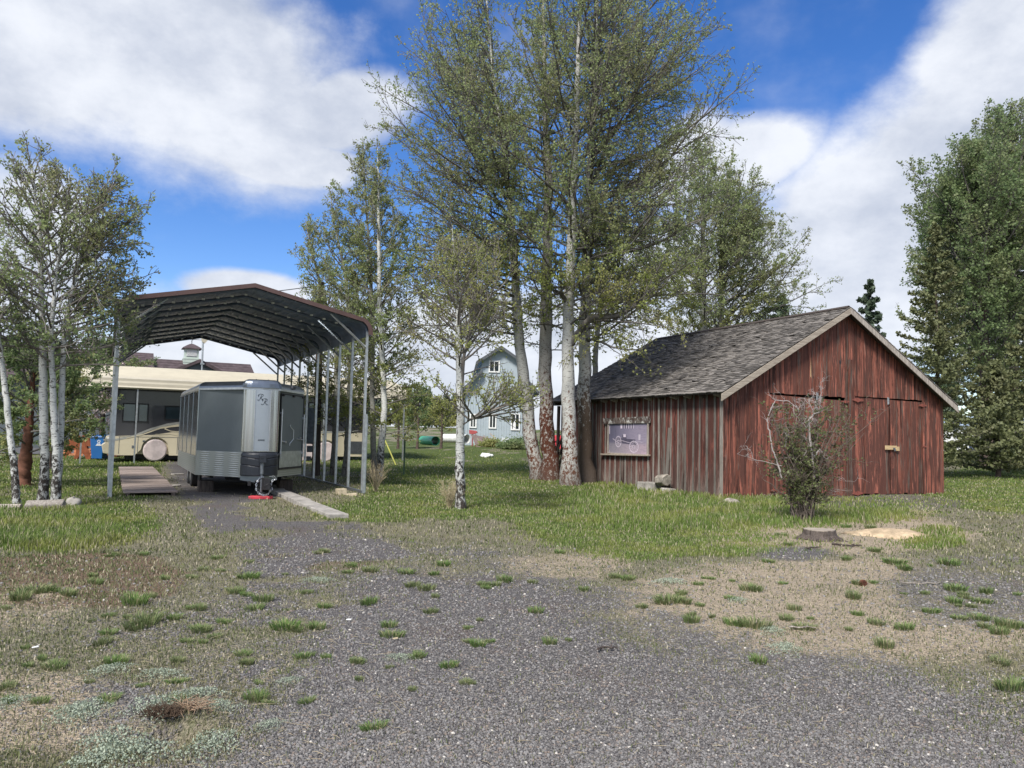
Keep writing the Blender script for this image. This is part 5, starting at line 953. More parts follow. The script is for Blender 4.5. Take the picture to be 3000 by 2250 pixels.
def band(mb, pl, w0, w1, y=-.006):
    """tapering swoosh along photo points on the side"""
    P = [rvp(px, py) for px, py in pl]; n = len(P); tt = np.linspace(0, 1, n); up = []; lo = []
    for i, (u, z) in enumerate(P): w_ = w0+(w1-w0)*tt[i]; up.append((u, z+w_/2)); lo.append((u, z-w_/2))
    for i in range(n-1): sheet(mb, [lo[i], lo[i+1], up[i+1], up[i]], y)
for a_ in (([(303, 1288), (340, 1288), (390, 1278), (440, 1258), (490, 1244), (540, 1237)], .08, .10), ([(890, 1243), (940, 1232), (980, 1225), (1020, 1222)], .09, .05), ([(880, 1218), (930, 1205), (985, 1198)], .05, .10), ([(880, 1270), (950, 1267), (1060, 1263)], .07, .07)): b = MB(); band(b, *a_); b.build('silver_stripe', M['rv_stripe'], rv)
b = MB(); band(b, [(370, 1284), (420, 1272), (470, 1254), (520, 1246), (545, 1245)], .03, .10, -.012); band(b, [(482, 1255), (495, 1250), (545, 1246)], .05, .06, -.014); band(b, [(482, 1256), (500, 1263), (545, 1267)], .05, .02, -.014); band(b, [(455, 1272), (500, 1272), (540, 1280)], .015, .01, -.012); b.build('gold_stripe', M['rv_cream'], rv)
def rvwin(px0, px1, py0, py1, nm='window', fr=.05, mul=True):
    a, c = rvp(px0, py0), rvp(px1, py1); u0, u1, z1_, z0_ = a[0], c[0], a[1], c[1]
    f = MB(); cx, cz, w_, h_ = (u0+u1)/2, (z0_+z1_)/2, u1-u0, z1_-z0_
    f.box((u0, -.012, cz), (fr, .03, h_+fr)); f.box((u1, -.012, cz), (fr, .03, h_+fr)); f.box((cx, -.013, z0_), (w_, .03, fr)); f.box((cx, -.013, z1_), (w_, .03, fr))
    if mul: f.box((u0+w_*.62, -.014, cz), (.035, .03, h_))
    o = f.build(nm, M['black'], rv); g_ = MB(); g_.box((cx, .0, cz), (w_, .012, h_)); g_.build('pane', M['rv_glass'], o)
rvwin(362, 432, 1182, 1236); rvwin(484, 530, 1190, 1230, mul=False); rvwin(905, 960, 1180, 1215)
for c, cz in wc:
    o = thing('wheel', None, None); [o.pop(k_, None) for k_ in ('label', 'category')]; o.parent = rv; o.location = (c, .18, cz)
    q = MB(); q.tube([(0, -.16, 0), (0, -.13, 0), (0, .14, 0)], [WR-.06, WR-.01, WR-.01], 28); q.build('wheel_cover', M['cover_fabric'], o, smooth=False); q = MB(); q.tube([(0, .14, 0), (0, .3, 0)], WR-.02, 24); q.build('tyre', M['black'], o)
b = MB(); a, c = rvp(1027, 1293), rvp(1071, 1330)
for i in range(16): b.box((a[0]+(c[0]-a[0])*(i+.5)/16, -.01, (a[1]+c[1])/2), ((c[0]-a[0])/34, .02, a[1]-c[1]))
b.build('radiator_grille', M['galv_dark'], rv); b = MB(); b.box(((a[0]+c[0])/2, .0, (a[1]+c[1])/2), (c[0]-a[0], .012, a[1]-c[1])); b.build('grille_recess', M['black'], rv)
b = MB()
for px in (348, 403, 519, 527): u = rvp(px, 1310)[0]; b.box((u, -.003, zb_+.42), (.018, .008, .7))
b.box((rvp(437, 1292)[0], -.003, zb_+.77), (rvp(527, 1300)[0]-rvp(348, 1300)[0], .008, .014)); b.box((rvp(390, 1317)[0], -.01, zb_+.36), (.12, .02, .10)); b.box((rvp(421, 1303)[0], -.01, zb_+.6), (.1, .02, .06)); b.build('locker_seam', M['galv_dark'], rv)
b = MB(); p_ = rvp(1084, 1285); b.box((RL-.04, -.02, p_[1]), (.09, .03, .3)); b.build('tail_light', M['red_plastic'], rv)
b = MB(); b.box((RL/2, BW_/2, RZ+.28), (RL-1.2, BW_-.6, .3)); b.build('chassis', M['black'], rv)
M['cream_metal'] = plain('cream_roof_metal', (.50, .46, .36), .5, .1, .05, 2, 0)
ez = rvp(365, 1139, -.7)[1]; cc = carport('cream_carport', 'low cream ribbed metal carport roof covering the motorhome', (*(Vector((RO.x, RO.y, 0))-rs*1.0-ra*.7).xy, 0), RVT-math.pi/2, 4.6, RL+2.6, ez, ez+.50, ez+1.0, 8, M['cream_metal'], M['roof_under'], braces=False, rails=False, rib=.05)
# carport local x must run along depth: put the origin at the far end so the eave faces the yard
cc.rotation_euler = (0, 0, RVT+math.pi/2); cc.location = Vector((RO.x, RO.y, 0))+rs*(RL+1.6)-ra*.7
# ---------------------------------------------------------------- house with cupola
M['roof_shingle'] = plain('brown_asphalt_shingle', (.088, .068, .072), .9, 0, .25, 3, .3, .2); M['siding'] = plain('pale_green_siding', (.46, .53, .47), .6, 0, .06, 3, 0); M['siding_dark'] = plain('dark_green_siding', (.10, .12, .13), .7, 0, .06, 3, 0)
hs_ = thing('ranch_house', 'house with brown shingle roof behind the motorhome carport', 'house', (*at(441, 1200, 46).xy, 0), RVT); HO = (hs_.location.x, hs_.location.y); hp = lambda px, py, off=0: hit(px, py, HO, RVT, 'x', off)
def roofprism(mb, u0, u1, zr, depth, zE, y0=0, t=.12, hip=0):
    """gable roof: ridge over local y=y0, eave toward the viewer at y0-depth"""
    for sg in (-1, 1): mb.hexa([(u0-.0, y0, zr), (u1, y0, zr), (u1+hip, y0+sg*depth, zE), (u0, y0+sg*depth, zE)], [(u0, y0, zr-t), (u1, y0, zr-t), (u1+hip, y0+sg*depth, zE-t), (u0, y0+sg*depth, zE-t)], 0, .5)
    n = int(depth/.3)
    for k in range(n):
        yy = -depth*(k+.5)/n; zz_ = zr+(zE-zr)*(k+.5)/n; mb.hexa([(u0, y0+yy, zz_+.02), (u1+hip*(k+.5)/n, y0+yy, zz_+.02), (u1+hip*(k+.5)/n, y0+yy+.3, zz_+.0), (u0, y0+yy+.3, zz_+.0)], [(u0, y0+yy, zz_-.02), (u1+hip*(k+.5)/n, y0+yy, zz_-.02), (u1+hip*(k+.5)/n, y0+yy+.3, zz_-.03), (u0, y0+yy+.3, zz_-.03)], 0, .5)
zr2 = hp(441, 1050)[1]; zr1 = hp(430, 1034)[1]; ur = hp(734, 1062)[0]; b = MB(); roofprism(b, -12, 0, zr1, 4, zr1-2.0); b.build('roof', M['roof_shingle'], hs_); b = MB(); roofprism(b, 0.001, ur, zr2, 3.4, zr2-1.9, 0, hip=.25); b.build('roof', M['roof_shingle'], hs_)
b = MB(); b.box((-6, 0, (zr1-2)/2), (11.4, 7, zr1-2)); b.box((ur/2, 0, (zr2-1.8)/2), (ur-.4, 6, zr2-1.8)); b.build('wall', M['siding_dark'], hs_)
ap = hp(586, 1052, -3.0); gw = hp(650, 1086, -3.0)[0]-ap[0]; b = MB(); gz_ = ap[1]-hp(650, 1086, -3.0)[1]
for sg in (-1, 1): b.hexa([(ap[0], -3.1, ap[1]), (ap[0]+sg*(gw+.4), -3.1, ap[1]-gz_*(gw+.4)/gw), (ap[0]+sg*(gw+.4), 0, ap[1]-gz_*(gw+.4)/gw), (ap[0], 0, ap[1])], [(ap[0], -3.1, ap[1]-.2), (ap[0]+sg*(gw+.4), -3.1, ap[1]-.2-gz_*(gw+.4)/gw), (ap[0]+sg*(gw+.4), 0, ap[1]-.2-gz_*(gw+.4)/gw), (ap[0], 0, ap[1]-.2)], 0, .5)
b.build('porch_gable_roof', M['roof_shingle'], hs_); b = MB(); b.hexa([(ap[0]-gw, -2.9, ap[1]-gz_-1.2), (ap[0]+gw, -2.9, ap[1]-gz_-1.2), (ap[0]+gw, -2.9, ap[1]-gz_-.1), (ap[0], -2.9, ap[1]-.15), (ap[0]-gw, -2.9, ap[1]-gz_-.1)], [(ap[0]-gw, -2.7, ap[1]-gz_-1.2), (ap[0]+gw, -2.7, ap[1]-gz_-1.2), (ap[0]+gw, -2.7, ap[1]-gz_-.1), (ap[0], -2.7, ap[1]-.15), (ap[0]-gw, -2.7, ap[1]-gz_-.1)]); b.build('porch_gable', M['siding_dark'], hs_)
c0 = hp(534, 1078); c1 = hp(584, 1050); cw = c1[0]-c0[0]; cx = (c0[0]+c1[0])/2; ztop = hp(560, 1023)[1]; zmid = hp(560, 1051)[1]; zlo = zr2-.9
b = MB(); b.box((cx, 0, (zmid+ztop)/2), (cw*.84, cw*.84, ztop-zmid)); b.box((cx, 0, (zlo+zmid)/2), (cw, cw, zmid-zlo)); 
for k in range(5): b.box((cx, 0, zlo+(zmid-zlo)*(k+.9)/5.2), (cw+.03, cw+.03, .03))
cu = b.build('cupola', M['siding'], hs_)
b = MB()
for k in range(9): b.box((cx, -cw*.43, zmid+.12+(ztop-zmid-.2)*(k+.5)/9), (cw*.62, .03, .03), rx=.5); 
b.build('louvre', M['white'], cu); b = MB(); b.box((cx, -cw*.41, (zmid+ztop)/2), (cw*.62, .03, (ztop-zmid)*.75)); b.build('louvre_recess', M['galv_dark'], cu)
za = hp(560, 1007)[1]; b = MB(); R_ = cw*.58
rings = [[(cx+sx*R_*k_, sy*R_*k_, z) for sx, sy in ((-1, -1), (1, -1), (1, 1), (-1, 1))] for k_, z in ((1, ztop-.02), (.98, ztop+.04), (.55, ztop+(za-ztop)*.6), (.22, ztop+(za-ztop)*.92), (.03, za))]
b.loft(rings); b.build('cupola_roof', M['roof_shingle'], cu)
b = MB(); b.cyl((cx, 0, za-.05), (cx, 0, za+.55), .022, 6); b.tube([(cx-.6, 0, za+.28), (cx+.6, 0, za+.28)], .018, 6); b.tube([(cx, -.4, za+.2), (cx, .4, za+.2)], .014, 5); b.box((cx-.62, 0, za+.28), (.12, .02, .12)); b.box((cx+.62, 0, za+.28), (.08, .02, .1))
for q in range(8): a = q*math.pi/4; b.tube([(cx, 0, za+.32), (cx+.12*math.cos(a), 0, za+.32+.12*math.sin(a))], .014, 4)
b.build('weathervane', M['black'], cu)
a = hp(592, 1066, -3.1); c = hp(594, 998, -3.1); b = MB(); b.cyl((a[0], -3.2, a[1]-.4), (c[0], -3.2, c[1]), .055, 8); b.box((a[0], -3.2, a[1]+.0), (.22, .16, .1)); po = b.build('lamp_mast', M['galv'], hs_); b = MB(); b.hexa([(c[0]-.04, -3.3, c[1]-.1), (c[0]+.12, -3.3, c[1]-.16), (c[0]+.36, -3.3, c[1]+.16), (c[0]-.1, -3.3, c[1]+.2)], [(c[0]-.04, -3.05, c[1]-.1), (c[0]+.12, -3.05, c[1]-.16), (c[0]+.36, -3.05, c[1]+.16), (c[0]-.1, -3.05, c[1]+.2)]); b.build('lamp_head', M['cream_metal'], po)
# ---------------------------------------------------------------- grey monitor barn in the middle distance
M['steel_siding'] = plain('grey_blue_siding', (.37, .43, .47), .55, .1, .06, 1.5, 0); M['steel_roof'] = plain('blue_grey_roof', (.40, .50, .60), .4, .3, .05, 1.5, 0); M['fascia_dark'] = plain('dark_fascia', (.08, .09, .10), .7)
gy = 58; go_ = at(1362, 1300, gy); GO = (go_.x, go_.y); gth = math.radians(4); gs = thing('monitor_barn', 'grey blue steel barn with raised centre roof and white framed windows behind the cottonwoods', 'barn', (*GO, 0), gth); gp = lambda px, py, off=0: hit(px, py, GO, gth, 'x', off)
Wg = gp(1562, 1200)[0]; zl = gp(1362, 1131)[1]; zm0 = gp(1410, 1087)[1]; um0 = gp(1412, 1087)[0]; um1 = Wg-um0; zm1 = gp(1404, 1052)[1]; zap = gp(1464, 1018)[1]; zg = H(GO[0], GO[1])-.3; D = 22
b = MB(); P5 = [(0, zg), (Wg, zg), (Wg, zl), (um1, zm0), (um1, zm1), (Wg/2, zap), (um0, zm1), (um0, zm0), (0, zl)]; b.hexa([(x, 0, z) for x, z in P5], [(x, D, z) for x, z in P5], 0, .5)
x = .15
while x < Wg: b.box((x, -.012, (zg+zl)/2), (.03, .03, zl-zg), 0, 0, .5); x += .2
y = .2
while y < D: b.box((Wg+.012, y, (zg+zl)/2), (.03, .03, zl-zg), 0, 0, .5); y += .25
b.build('wall', M['steel_siding'], gs)
def slope(x0, z0, x1, z1, nm='roof'):
    o_ = MB(); t = .08; o_.hexa([(x0, -.5, z0), (x1, -.5, z1), (x1, -.5, z1+t), (x0, -.5, z0+t)], [(x0, D+.4, z0), (x1, D+.4, z1), (x1, D+.4, z1+t), (x0, D+.4, z0+t)], 0, .5)
    y = -.4
    while y < D: o_.hexa([(x0, y, z0+t), (x1, y, z1+t), (x1, y, z1+t+.03), (x0, y, z0+t+.03)], [(x0, y+.05, z0+t), (x1, y+.05, z1+t), (x1, y+.05, z1+t+.03), (x0, y+.05, z0+t+.03)], 0, .5); y += .45
    r_ = o_.build(nm, M['steel_roof'], gs); f = MB(); f.hexa([(x0, -.54, z0-.16), (x1, -.54, z1-.16), (x1, -.54, z1+.1), (x0, -.54, z0+.1)], [(x0, -.505, z0-.16), (x1, -.505, z1-.16), (x1, -.505, z1+.1), (x0, -.505, z0+.1)]); f.box(((x0 if z0 < z1 else x1), D/2, min(z0, z1)-.04), (.06, D+.8, .22)); f.build('fascia', M['fascia_dark'], r_)
k_ = (zap-zm1)/(Wg/2-um0); slope(um0-.45, zm1-.45*k_, Wg/2, zap); slope(um1+.45, zm1-.45*k_, Wg/2, zap+.001)
k2 = (zm0-zl)/um0; slope(-.4, zl-.4*k2, um0, zm0); slope(Wg+.4, zl-.4*k2, um1, zm0)
def gwin(px0, px1, py0, py1, nm='window'):
    a, c = gp(px0, py0), gp(px1, py1); w_, h_ = c[0]-a[0], a[1]-c[1]; cx, cz = (a[0]+c[0])/2, (a[1]+c[1])/2; f = MB()
    for dx, dz, ww, hh in ((-w_/2, 0, .1, h_+.1), (w_/2, 0, .1, h_+.1), (0, 0, .06, h_), (0, h_/2, w_, .1), (0, -h_/2, w_, .1)): f.box((cx+dx, -.05, cz+dz), (ww, .07 if dz == 0 else .068, hh))
    o = f.build(nm, M['white'], gs); q = MB(); q.box((cx, -.025, cz), (w_, .02, h_)); q.build('pane', M['glass'], o); return o, (cx, cz, w_, h_)
gwin(1378, 1394, 1214, 1252); gwin(1434, 1452, 1214, 1254); wo2, (cx, cz, w_, h_) = gwin(1499, 1521, 1213, 1259); gwin(1434, 1462, 1058, 1090)
q = MB(); q.hexa([(cx-.2, -.06, cz-h_/2), (cx+.04, -.06, cz-h_/2), (cx+.03, -.06, cz-.1), (cx-.08, -.06, cz+.1), (cx-.18, -.06, cz-.15)], [(cx-.2, -.05, cz-h_/2), (cx+.04, -.05, cz-h_/2), (cx+.03, -.05, cz-.1), (cx-.08, -.05, cz+.1), (cx-.18, -.05, cz-.15)]); q.build('curtain', M['white'], wo2)
for yy in (4.0, 9.5, 15):                          # windows on the long right side
    f = MB()
    for dy, dz, ww, hh in ((-.5, 0, .1, 1.3), (.5, 0, .1, 1.3), (0, 0, .06, 1.2), (0, .6, 1.0, .1), (0, -.6, 1.0, .1)): f.box((Wg+.05, yy+dy, zl-2.3+dz), (.07 if dz == 0 else .068, ww, hh))
    o = f.build('window', M['white'], gs); q = MB(); q.box((Wg+.03, yy, zl-2.3), (.02, 1.0, 1.2)); q.build('pane', M['glass'], o)
# ---------------------------------------------------------------- things lying in the field
def placed(px, py, Y=None):
    p = G(px, py) if Y is None else at(px, py, Y); return Vector((p.x, p.y, H(p.x, p.y)))
def pipe(px0, px1, py, Y, rad_px, col, name, label, dy=3):
    a, c = at(px1, py, Y), at(px0, py-2, Y+dy); r_ = rad_px/FPX*Y; t = thing(name, label, 'pipe', (a.x, a.y, a.z)); d = c-a; q = MB(); n = 24; L = d.length; k = int(L/.12)
    ctr_ = [d*(i/k) for i in range(k+1)]; q.tube(ctr_, [r_*(1+.03*(i % 2)) for i in range(k+1)], n, cap=False); q.tube(ctr_[::-1], r_*.93, n, cap=False); q.tube([Vector((0, 0, 0)), -d.normalized()*.02], [r_*.93, r_*1.04], n, cap=False); q.build('pipe_wall', col, t, smooth=False); return t
M['green_pipe'] = plain('green_plastic', (.06, .36, .20), .45, 0, .1, 3, 0); M['white_pipe'] = plain('white_plastic', (.66, .67, .64), .45, 0, .08, 3, 0)
pipe(1238, 1276, 1292, 49, 13, M['green_pipe'], 'culvert_pipe', 'large green plastic culvert pipe lying with its dark mouth facing the yard', 2.5)
pipe(1300, 1368, 1286, 50.5, 13, M['white_pipe'], 'culvert_pipe', 'large white plastic pipe with black mouth beside the green pipe', 1.5)
p = placed(1415, 1310, 48); q = MB()
pp = [at(x_, y_, Y_)-p for x_, y_, Y_ in ((1380, 1272, 49.5), (1445, 1285, 49.5), (1470, 1318, 47.5), (1402, 1318, 47.5))]; n_ = Vector((0, -.08, -.06)); q.hexa(pp, [v+n_ for v in pp]); o = q.build('rusty_panel', plain('brown_panel', (.16, .12, .105), .9, 0, .2, 2)); o.location = p; tag(o, 'brown board panel leaning against the pile in front of the grey blue barn', 'panel')
for i, (a0, a1) in enumerate([((1399, 1285), (1418, 1312)), ((1418, 1277), (1440, 1311)), ((1436, 1270), (1468, 1302)), ((1455, 1298), (1485, 1319))]):
    A, B = at(*a0, 49), at(*a1, 47.2); q = MB(); q.tube([Vector((0, 0, 0)), B-A], .06, 4); o = q.build('pole_rail', M['grey_wood']); o.location = A; tag(o, ('first grey rail from the left leaning on the brown panel', 'second grey rail from the left leaning on the brown panel', 'longest grey rail leaning at the right of the brown panel', 'lowest grey rail lying right of the brown panel')[i], 'rail', 'grey rails leaning on the brown panel')
M['roof_sheet'] = plain('white_corrugated', (.60, .62, .60), .45, .3, .08, 3, 0); p = placed(1490, 1312, 52); q = MB(); a, b_, c_, d_ = [at(*v)-p for v in ((1470, 1284, 53), (1538, 1290, 53), (1512, 1313, 51), (1466, 1309, 51))]
for i in range(9):
    f0, f1 = i/9, (i+.55)/9; q.hexa([a+(d_-a)*f0, b_+(c_-b_)*f0, b_+(c_-b_)*f1, a+(d_-a)*f1], [v+Vector((0, -.05, .05)) for v in (a+(d_-a)*f0, b_+(c_-b_)*f0, b_+(c_-b_)*f1, a+(d_-a)*f1)])
q.hexa([a, b_, c_, d_], [v+Vector((0, .04, -.04)) for v in (a, b_, c_, d_)]); o = q.build('corrugated_sheets', M['roof_sheet']); o.location = p; tag(o, 'white corrugated metal sheets leaning at the foot of the grey blue barn', 'metal sheets')
p = at(1384, 1266, 53); q = MB(); q.hexa([(-.28, 0, -.15), (.1, 0, -.2), (.45, 0, -.05), (.35, 0, .12), (-.3, 0, .2)], [(-.28, .6, -.15), (.1, .6, -.2), (.45, .6, -.05), (.35, .6, .12), (-.3, .6, .2)]); q.box((0, .3, -.7), (.08, .5, 1.1)); q.box((.3, .3, -.7), (.06, .5, 1.1)); o = q.build('red_tank', plain('faded_red', (.36, .07, .07), .6), bevel=.03); o.location = p; o.scale = (.8, .8, .8); tag(o, 'red equipment cover showing between aspen leaves by the grey blue barn', 'equipment')
p = placed(1628, 1335, 46); q = MB(); q.box((0, 0, .75), (1.2, .6, .35)); q.box((0, 0, .35), (.9, .4, .5)); o = q.build('red_implement', M['red_plastic'], bevel=.03); o.location = p; tag(o, 'red farm implement seen through the gap between the cottonwoods', 'implement')
p = placed(1418, 1338); q = MB()
for i in range(5): q.blobby((R.uniform(-.3, .3), R.uniform(-.15, .15), .07), (.2, .16, .12), rough=.5, seed=i)
o = q.build('plastic_litter', M['white'], smooth=True); o.location = p; tag(o, 'crumpled white plastic litter lying in the field grass', 'litter')
p = placed(1183, 1393); q = MB(); q.box((0, 0, .78), (.055, .035, 1.56)); q.box((0, .02, .78), (.015, .05, 1.56)); o = q.build('fence_post', plain('green_post', (.035, .075, .045), .6)); o.location = p; tag(o, 'thin green steel fence post standing in the lawn right of the aspens', 'fence post')
q = MB(); q.box((0, 0, 1.54), (.057, .037, .09)); q.build('post_tip', M['white'], o)
A = placed(1160, 1363); B = at(1128, 1290, A.y+.3); q = MB(); q.tube([(0, 0, 0), B-A], .03, 6); o = q.build('guy_wire_guard', plain('yellow_guard', (.45, .45, .08), .5)); o.location = A; tag(o, 'slanting yellow guy wire guard left of the green fence post', 'guy wire')
# bushes round the pile
for i, (px, py, Y, s_, lab) in enumerate([(1530, 1318, 47, 1.0, 'round grey green sagebrush bush left of the cottonwood trunks'), (1440, 1322, 46.5, .7, 'low dry bush in front of the brown panel'), (1500, 1328, 45, .8, 'spreading low bush before the white metal sheets')]):
    p = placed(px, py, Y); t = thing('bush', lab, 'bush', p); n = 2200; a = rng.normal(size=(n, 3))*[.45*s_, .4*s_, .25*s_]; a[:, 2] = abs(a[:, 2])+.05; leaves_mesh('foliage', a, .10, (M['leaf_y'] if i == 1 else M['leaf_c']), t); tb = Tubes()
    for q in range(14): e = rng.normal(size=3)*[.5*s_, .4*s_, .1]; tb.add([(0, 0, 0), (e[0], e[1], .5*s_)], [.02, .006], 4)
    tb.build('stems', M['twig_dark'], t)
# rusty cut-out figure, wheelie bin, car, road at the left
rd = MB(); a = at(-400, 1352, 36); c = at(330, 1352, 37.5); rd.quad((-60, 35.5, Hv(0, np.array(35.5))[()]+.035+.02), (-17, 35.5, .21), (-17, 52, .64), (-60, 52, .64)); ro = rd.build('road', M['asphalt'], kind='structure'); 
p = placed(240, 1352, 33.2); t = thing('metal_cutout', 'rusty flat steel cut out of a hunched figure standing in the grass', 'sculpture', p, .15)
ol = [(195, 1345), (193, 1318), (205, 1288), (225, 1277), (245, 1275), (262, 1272), (266, 1290), (284, 1302), (287, 1311), (282, 1308), (270, 1310), (252, 1306), (262, 1330), (264, 1352), (268, 1357), (252, 1357), (248, 1335), (241, 1328), (236, 1332), (228, 1343), (222, 1357), (214, 1357), (222, 1332), (224, 1318), (213, 1318), (212, 1324), (206, 1328), (199, 1330)]
V2 = [at(x_, y_, 33.2)-p for x_, y_ in ol]; q = MB(); q.hexa([(v.x, 0, max(v.z, -.05)) for v in V2], [(v.x, .02, max(v.z, -.05)) for v in V2]); q.build('steel_plate', M['rust'], t); q = MB(); q.box((-.2, .12, .3), (.06, .04, .8)); q.box((.15, .12, .3), (.06, .04, .8)); q.build('stake', M['rust'], t)
M['bin_blue'] = plain('bin_blue', (.012, .10, .30), .45, 0, .06, 3, 0); p = placed(290, 1348, 33.0); t = thing('wheelie_bin', 'blue wheeled rubbish bin with white star emblem beside the motorhome front', 'bin', p, .1)
q = MB(); q.hexa([(-.22, -.25, .06), (.22, -.25, .06), (.22, .25, .06), (-.22, .25, .06)], [(-.29, -.32, .98), (.29, -.32, .98), (.29, .32, .98), (-.29, .32, .98)]); bo = q.build('bin_body', M['bin_blue'], t, bevel=.02); q = MB(); q.hexa([(-.31, -.36, .98), (.31, -.36, .98), (.31, .38, .98), (-.31, .38, .98)], [(-.29, -.34, 1.03), (.29, -.34, 1.03), (.27, .38, 1.09), (-.27, .38, 1.09)]); q.build('lid', M['bin_blue'], t, bevel=.01)
q = MB(); st = []
for i in range(11): a = math.pi/2+i*math.pi/5; r_ = .075 if i % 2 == 0 else .034; st.append((.08+r_*math.cos(a), .80+r_*math.sin(a)))
for (x0, z0_), (x1, z1_) in zip(st[:-1], st[1:]): q.tube([(x0, -.325+(1-z0_)*.07, z0_), (x1, -.325+(1-z1_)*.07, z1_)], .009, 4)
for zz_, ww in ((.70, .14), (.665, .2), (.63, .24)): q.box((.08, -.325+(1-zz_)*.07, zz_), (ww, .012, .02))
q.build('star_emblem', M['white'], bo); q = MB()
for sx in (-.2, .2): q.tube([(sx-.03, .3, .1), (sx+.03, .3, .1)], .1, 14)
q.build('wheel', M['black'], t)
# pile of fallen orange pots and frames behind
p = placed(262, 1338, 35.3); q = MB()
for i in range(7): q.blobby((R.uniform(-1.3, .9), R.uniform(-.2, .2), .18), (.22, .2, .16), rough=.3, seed=i+20)
q.box((-.2, 0, .06), (3.2, .5, .1)); o = q.build('rubble_heap', plain('terracotta', (.42, .17, .08), .8, 0, .3, 4)); o.location = p; tag(o, 'low heap of orange and brown rubble behind the rusty cut out', 'heap')
q = MB(); q.tube([(-.1, 0, .1), (.5, 0, 1.15), (.9, 0, .9)], .025, 6); q.tube([(.1, 0, 1.0), (.5, 0, .2), (-.2, .1, .1)], .025, 6); q.tube([(.3, .1, .1), (-.1, .1, .7), (.6, 0, .95)], .025, 6); o = q.build('bent_frame', M['cream_rope']); o.location = p+Vector((.25, .2, 0)); tag(o, 'bent pale tube frame standing between cut out and blue bin', 'frame')
def car(px, py, Y, rz, col, label, L=4.4):
    p = placed(px, py, Y); t = thing('parked_car', label, 'car', p, rz); q = MB(); pr = [(-L/2, .35), (-L/2+.05, .75), (-L/2+.9, .88), (-L/2+1.5, 1.38), (.9, 1.42), (1.6, .95), (L/2-.05, .85), (L/2, .4)]; q.loft([[(x_, y_, z_) for x_, z_ in pr] for y_ in (-.85, .85)]); bd = q.build('body', col, t, bevel=.06)
    q = MB(); q.hexa([(-L/2+1.0, -.86, .9), (1.45, -.86, .93), (.85, -.86, 1.34), (-L/2+1.55, -.86, 1.32)], [(-L/2+1.0, .86, .9), (1.45, .86, .93), (.85, .86, 1.34), (-L/2+1.55, .86, 1.32)]); q.build('window', M['glass'], t)
    for sx in (-L/2+.85, L/2-.85):
        for sy in (-.8, .8): w_ = MB(); w_.tube([(sx, sy-.1, .33), (sx, sy+.1, .33)], .33, 20); w = w_.build('wheel', M['black'], t); w_ = MB(); w_.tube([(sx, sy-.108, .33), (sx, sy+.108, .33)], .19, 12); w_.build('rim', M['alu'], w)
    return t
car(120, 1335, 46, .25, plain('black_car_paint', (.02, .02, .022), .2, 0, .05, 2, 0, .5, .6), 'dark car parked on the road behind the left aspens')
car(3010, 1345, 58, .1, plain('silver_car_paint', (.4, .41, .42), .25, .3, .05, 2, 0, .5, .6), 'silver vehicle at the far right edge beneath the poplars'); car(2935, 1335, 62, -.1, plain('blue_car_paint', (.02, .06, .25), .25, .2, .05, 2, 0, .5, .6), 'blue car glimpsed below the big poplars')
p = placed(2880, 1330, 75); t = thing('farm_shed', 'long low white shed far behind the larches at the right', 'shed', p, .1); q = MB(); q.box((0, 0, 1.2), (14, 5, 2.4)); q.build('wall', M['white'], t); q = MB(); q.hexa([(-7.3, -2.9, 2.4), (-7.3, 2.9, 2.4), (-7.3, 0, 3.4)], [(7.3, -2.9, 2.4), (7.3, 2.9, 2.4), (7.3, 0, 3.4)]); q.build('roof', M['steel_roof'], t)
# ================================================================ small things in the yard
M['dead'] = plain('dead_pale_wood', (.33, .30, .285), .8, 0, .2, 6, .4); M['stem'] = plain('shrub_stem', (.13, .105, .085), .85, 0, .3, 6, .6)
sp0 = G(2350, 1530); SY = sp0.y; shr = thing('shrub', 'leggy half dead shrub with pale bleached branches in front of the barn doors', 'shrub', sp0)
st, dd, lf = Tubes(), Tubes(), []
def sp_(px, py, dy=0): p = at(px, py, SY+dy); return np.array(p-sp0)
rr = np.random.default_rng(5)
def wig(pts, n=14, amp=.02):
    pts = np.array(pts); t = np.linspace(0, 1, len(pts)); tt = np.linspace(0, 1, n); q = np.stack([np.interp(tt, t, pts[:, i]) for i in range(3)], 1); q[1:-1] += rr.normal(0, amp, (n-2, 3)); return q
def crook(T, p, d, L, r, lev, mat=None):
    n = 6; pts = [p]; d = unit(d)
    for i in range(n-1): d = unit(d+rr.normal(0, .38, 3)+[0, 0, .05]); pts.append(pts[-1]+d*L/(n-1))
    T.add(pts, r*(1-np.linspace(0, .7, n)), 4)
    if lev > 0:
        for _ in range(3): i = rr.integers(1, n); crook(T, pts[i], unit(d+rr.normal(0, .9, 3)), L*.55, r*.6, lev-1)
    return pts
for k in range(64):                                        # living stems
    b0 = np.array([rr.normal(0, .09), rr.normal(0, .07), -.03]); h = rr.uniform(.9, 2.3); sx = rr.normal(.06, .42); tp_ = np.array([sx*h*.8, rr.normal(0, .3)*h*.5, h]); q = wig([b0, b0*.8+tp_*[.25, .25, .45], tp_], 9, .03); st.add(q, .016*(1-np.linspace(0, .75, 9))*rr.uniform(.6, 1.6), 5)
    for f in rr.integers(3, 9, 6):
        q2 = crook(st, q[f], unit(rr.normal(size=3)*[1, .8, .5]+[0, 0, .2]), rr.uniform(.2, .6), .006, 1); lf += [v for v in q2[1:]]
for a, c in (((2345, 1500), (2480, 1430)), ((2350, 1520), (2232, 1400)), ((2390, 1480), (2460, 1455))): q = wig([sp_(*a), sp_((a[0]+c[0])/2, (a[1]+c[1])/2+(-18)), sp_(*c)], 10, .02); st.add(q, .018*(1-np.linspace(0, .8, 10)), 5); [crook(st, q[i], rr.normal(size=3), .35, .006, 1) for i in (5, 7, 9)]
